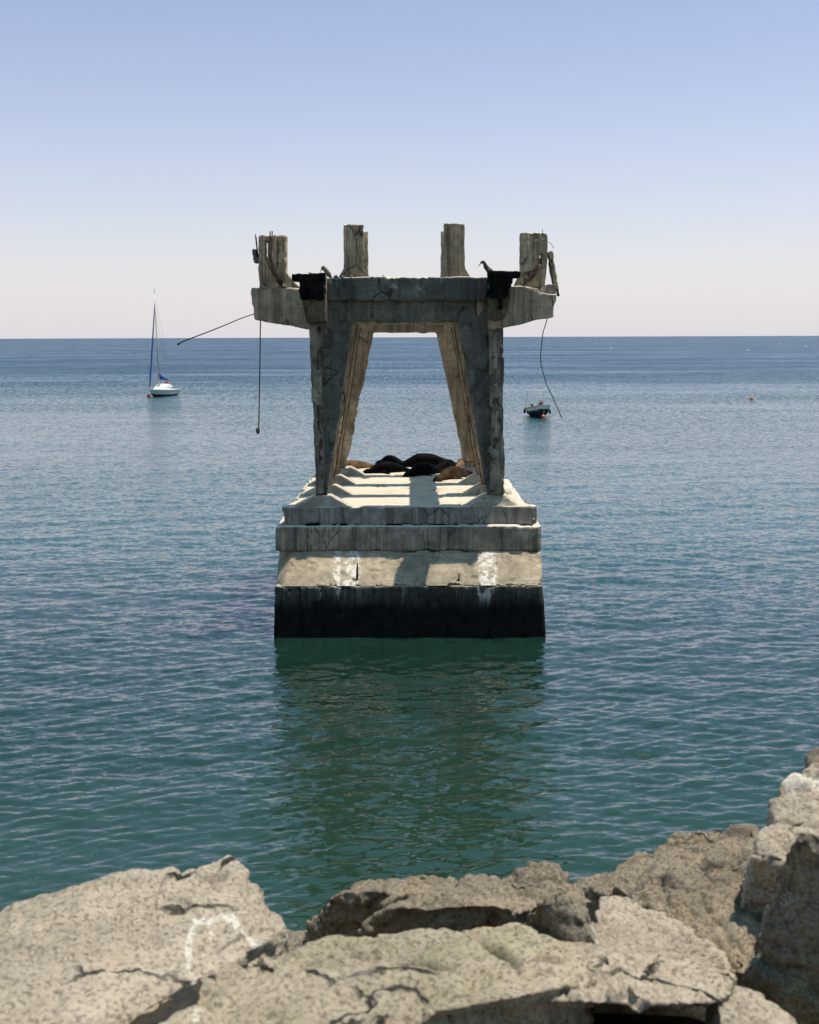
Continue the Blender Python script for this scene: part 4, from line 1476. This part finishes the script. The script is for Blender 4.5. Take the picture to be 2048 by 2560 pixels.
boulder([{'p': [(1918, 2050, 6.5), (1922, 2012, 6.5), (1950, 1958, 6.6), (2000, 1916, 6.7), (2060, 1885, 6.8), (2300, 1850, 6.8), (2300, 2060, 6.2), (1935, 2062, 6.3)]}],
        RK1, 'pale boulder topmost at the right edge', seed=95, amp=.05,
        veins=[([(1995, 1950, 6.6), (2030, 1945, 6.6), (2070, 1940, 6.6)], .12)])
boulder([{'p': [(2020, 1885, 7.2), (2040, 1868, 7.2), (2120, 1830, 7.2), (2300, 1800, 7.2), (2300, 1960, 7.0), (2030, 1930, 7.1)]}],
        RK4, 'dark sliver of boulder behind the topmost pale one', seed=99, amp=.05, level=6)
boulder([{'p': [(1868, 2125, 6.0), (1885, 2085, 6.1), (1915, 2055, 6.2), (2080, 2030, 6.2), (2300, 2030, 6.1), (2300, 2200, 5.4), (1960, 2140, 5.7), (1880, 2130, 5.8), (1875, 2300, 6.1), (1960, 2300, 5.8)]}],
        RK1, 'squarish pale boulder below the topmost one on the right', seed=104, amp=.05)
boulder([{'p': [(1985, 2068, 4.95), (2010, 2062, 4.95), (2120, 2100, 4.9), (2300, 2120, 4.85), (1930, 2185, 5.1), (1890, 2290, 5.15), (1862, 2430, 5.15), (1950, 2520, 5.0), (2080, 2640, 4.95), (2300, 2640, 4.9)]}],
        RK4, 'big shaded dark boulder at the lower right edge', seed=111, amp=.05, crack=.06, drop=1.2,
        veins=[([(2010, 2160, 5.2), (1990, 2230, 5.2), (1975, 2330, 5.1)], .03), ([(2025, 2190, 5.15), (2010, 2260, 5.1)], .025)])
boulder([{'p': [(1230, 2492, 4.25), (1330, 2452, 4.4), (1500, 2424, 4.6), (1690, 2408, 4.75), (1800, 2430, 4.7), (1860, 2455, 4.6), (1840, 2505, 4.2), (1780, 2508, 4.15), (1647, 2520, 4.1), (1545, 2492, 4.15),
                (1430, 2508, 4.15), (1300, 2505, 4.2)]}],
        RK1, 'smooth overhanging boulder at the bottom right above a dark hollow', seed=121, amp=.045, back=1.8, drop=.3, rough=.5)
boulder([{'p': [(1790, 2440, 4.65), (1830, 2448, 4.65), (1900, 2470, 4.5), (1990, 2530, 4.25), (2080, 2640, 3.85), (1900, 2640, 3.7), (1800, 2570, 3.95), (1790, 2510, 4.2)]}],
        RK1, 'pale boulder shoulder in the bottom right corner', seed=127, amp=.03, rough=.15, drop=.7)
# bank of rubble below the boulders, falling to the water
def bank():
    xs = np.linspace(-9, 11, 180)
    ys = np.linspace(-6, 15, 190)
    Xg, Yg = np.meshgrid(xs, ys)
    base = np.interp(Yg, [-6, 2.5, 4.0, 6.5, 8.0, 11, 15], [6.6, 6.2, 5.0, 4.9, 4.2, 1.2, -2.5])
    P = np.stack([Xg.ravel(), Yg.ravel(), np.zeros(Xg.size)], 1)
    Z = base + (.45 * np.abs(fbm(P * .9, 3, 7)) + .12 * fbm(P * 3.5, 3, 9)).reshape(Xg.shape)
    co = np.stack([Xg, Yg, Z], -1).reshape(-1, 3)
    idx = np.arange(Xg.size).reshape(Xg.shape)
    q = np.stack([idx[:-1, :-1], idx[:-1, 1:], idx[1:, 1:], idx[1:, :-1]], -1).reshape(-1, 4)
    me = bpy.data.meshes.new('ground')
    me.from_pydata(co.tolist(), [], q.tolist())
    smooth(me)
    o = link('ground', me, RK4)
    o['kind'] = 'structure'
bank()

# rock pools
def pool(px, z, name='water'):
    m = bpy.data.materials.get('pool_water')
    if m is None:
        m = bpy.data.materials.new('pool_water')
        t = NT(m)
        v = t.n('ShaderNodeTexCoord').outputs['Object']
        c = t.mix(t.ramp(t.noise(v, 2.5, 4, .6), .42, .6), (0.09, 0.075, 0.06), (0.17, 0.12, 0.05))
        b = t.n('ShaderNodeBsdfPrincipled', {'Base Color': c, 'Roughness': .03, 'IOR': 1.333, 'Normal': t.bump(t.noise(v, 9, 3, .5), .12, .01)})
        t.out(b.outputs[0])
    pts = [atz(x, y, z) for x, y in px]
    bm = bmesh.new()
    bm.faces.new([bm.verts.new(p) for p in pts])
    o = from_bm(name, bm, m)
    o['kind'] = 'structure'
zp = 6.06
cxy = at(350, 2530, 3.93)
rim = []
axd = (at(440, 2475, 4.15) - at(250, 2600, 3.75)).normalized()
for k in range(40):
    a_ = 2 * math.pi * k / 40
    rr_ = (1 + .12 * math.sin(3 * a_ + 1) + .08 * math.sin(7 * a_))
    u_, w_ = .36 * math.cos(a_) * rr_, .1 * math.sin(a_) * rr_
    rim.append((cxy.x + axd.x * u_ - axd.y * w_, cxy.y + axd.y * u_ + axd.x * w_))
def pool_xy(pts, z, tone):
    m = bpy.data.materials.new('pool_water')
    t = NT(m)
    v = t.n('ShaderNodeTexCoord').outputs['Object']
    c = t.mix(t.ramp(t.noise(v, 3.5, 5, .7), .4, .62), [x * .35 for x in tone], tone)
    b = t.n('ShaderNodeBsdfPrincipled', {'Base Color': c, 'Roughness': .03, 'IOR': 1.333, 'Normal': t.bump(t.noise(v, 9, 3, .5), .12, .01)})
    t.out(b.outputs[0])
    bm = bmesh.new()
    bm.faces.new([bm.verts.new((x, y, z)) for x, y in pts])
    o = from_bm('water', bm, m)
    o['kind'] = 'structure'
pool_xy(rim, zp, (0.07, 0.05, 0.025))
zq = 5.62
pool_xy([(q_.x, q_.y) for q_ in (atz(x, y, zq) for x, y in ((900, 2700), (1000, 2600), (1200, 2545), (1330, 2538), (1450, 2531), (1600, 2535), (1720, 2541), (1850, 2580), (1950, 2700)))], zq, (0.06, 0.045, 0.03))

# ------------------------------------------------------------------ light
SUN = Vector((0.31, 0.085, 1.0)).normalized()
ld = bpy.data.lights.new('sun', 'SUN')
ld.energy = 4.8
ld.angle = R(0.53)
ld.color = (1.0, 0.91, 0.78)
lo_ = bpy.data.objects.new('sun', ld)
COL.objects.link(lo_)
lo_.rotation_euler = SUN.to_track_quat('Z', 'Y').to_euler()
lo_.location = (20, 10, 60)

w = bpy.data.worlds.new("World")
scene.world = w
w.use_nodes = True
nt = w.node_tree
nt.nodes.clear()
sky = nt.nodes.new('ShaderNodeTexSky')
sky.sky_type = 'NISHITA'
sky.sun_disc = False
sky.sun_elevation = math.asin(SUN.z)
sky.sun_rotation = math.atan2(SUN.x, SUN.y)
sky.air_density = 1.0
sky.dust_density = 0.3
sky.ozone_density = 1.0
bg = nt.nodes.new('ShaderNodeBackground')
bg.inputs['Strength'].default_value = 0.123
outw = nt.nodes.new('ShaderNodeOutputWorld')
wt_ = NT.__new__(NT)
wt_.t = nt
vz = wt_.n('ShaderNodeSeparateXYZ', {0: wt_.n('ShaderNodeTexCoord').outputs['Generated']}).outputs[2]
tint = wt_.mix(1.0, sky.outputs[0], wt_.mix(wt_.ramp(vz, 0.22, 0.46), (1.165, 1.0, 1.045), (1.0, 1.34, 1.12)), "MULTIPLY")  # green added to the upper sky, to colour fill light and reflections
# sea haze whitening the air close to the horizon
hz = wt_.math('EXPONENT', wt_.math('MULTIPLY', wt_.math('MAXIMUM', vz, 0.0), -8.5))
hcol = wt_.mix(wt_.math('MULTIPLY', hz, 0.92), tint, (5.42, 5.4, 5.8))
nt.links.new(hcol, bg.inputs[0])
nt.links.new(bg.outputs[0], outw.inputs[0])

scene.view_settings.view_transform = 'Standard'
scene.view_settings.look = 'None'
scene.view_settings.exposure = 0.1
scene.view_settings.gamma = 1.0
scene.view_settings.use_curve_mapping = False
scene.cycles.caustics_reflective = False
scene.cycles.caustics_refractive = False
scene.cycles.sample_clamp_indirect = 6.0
scene.cycles.max_bounces = 6
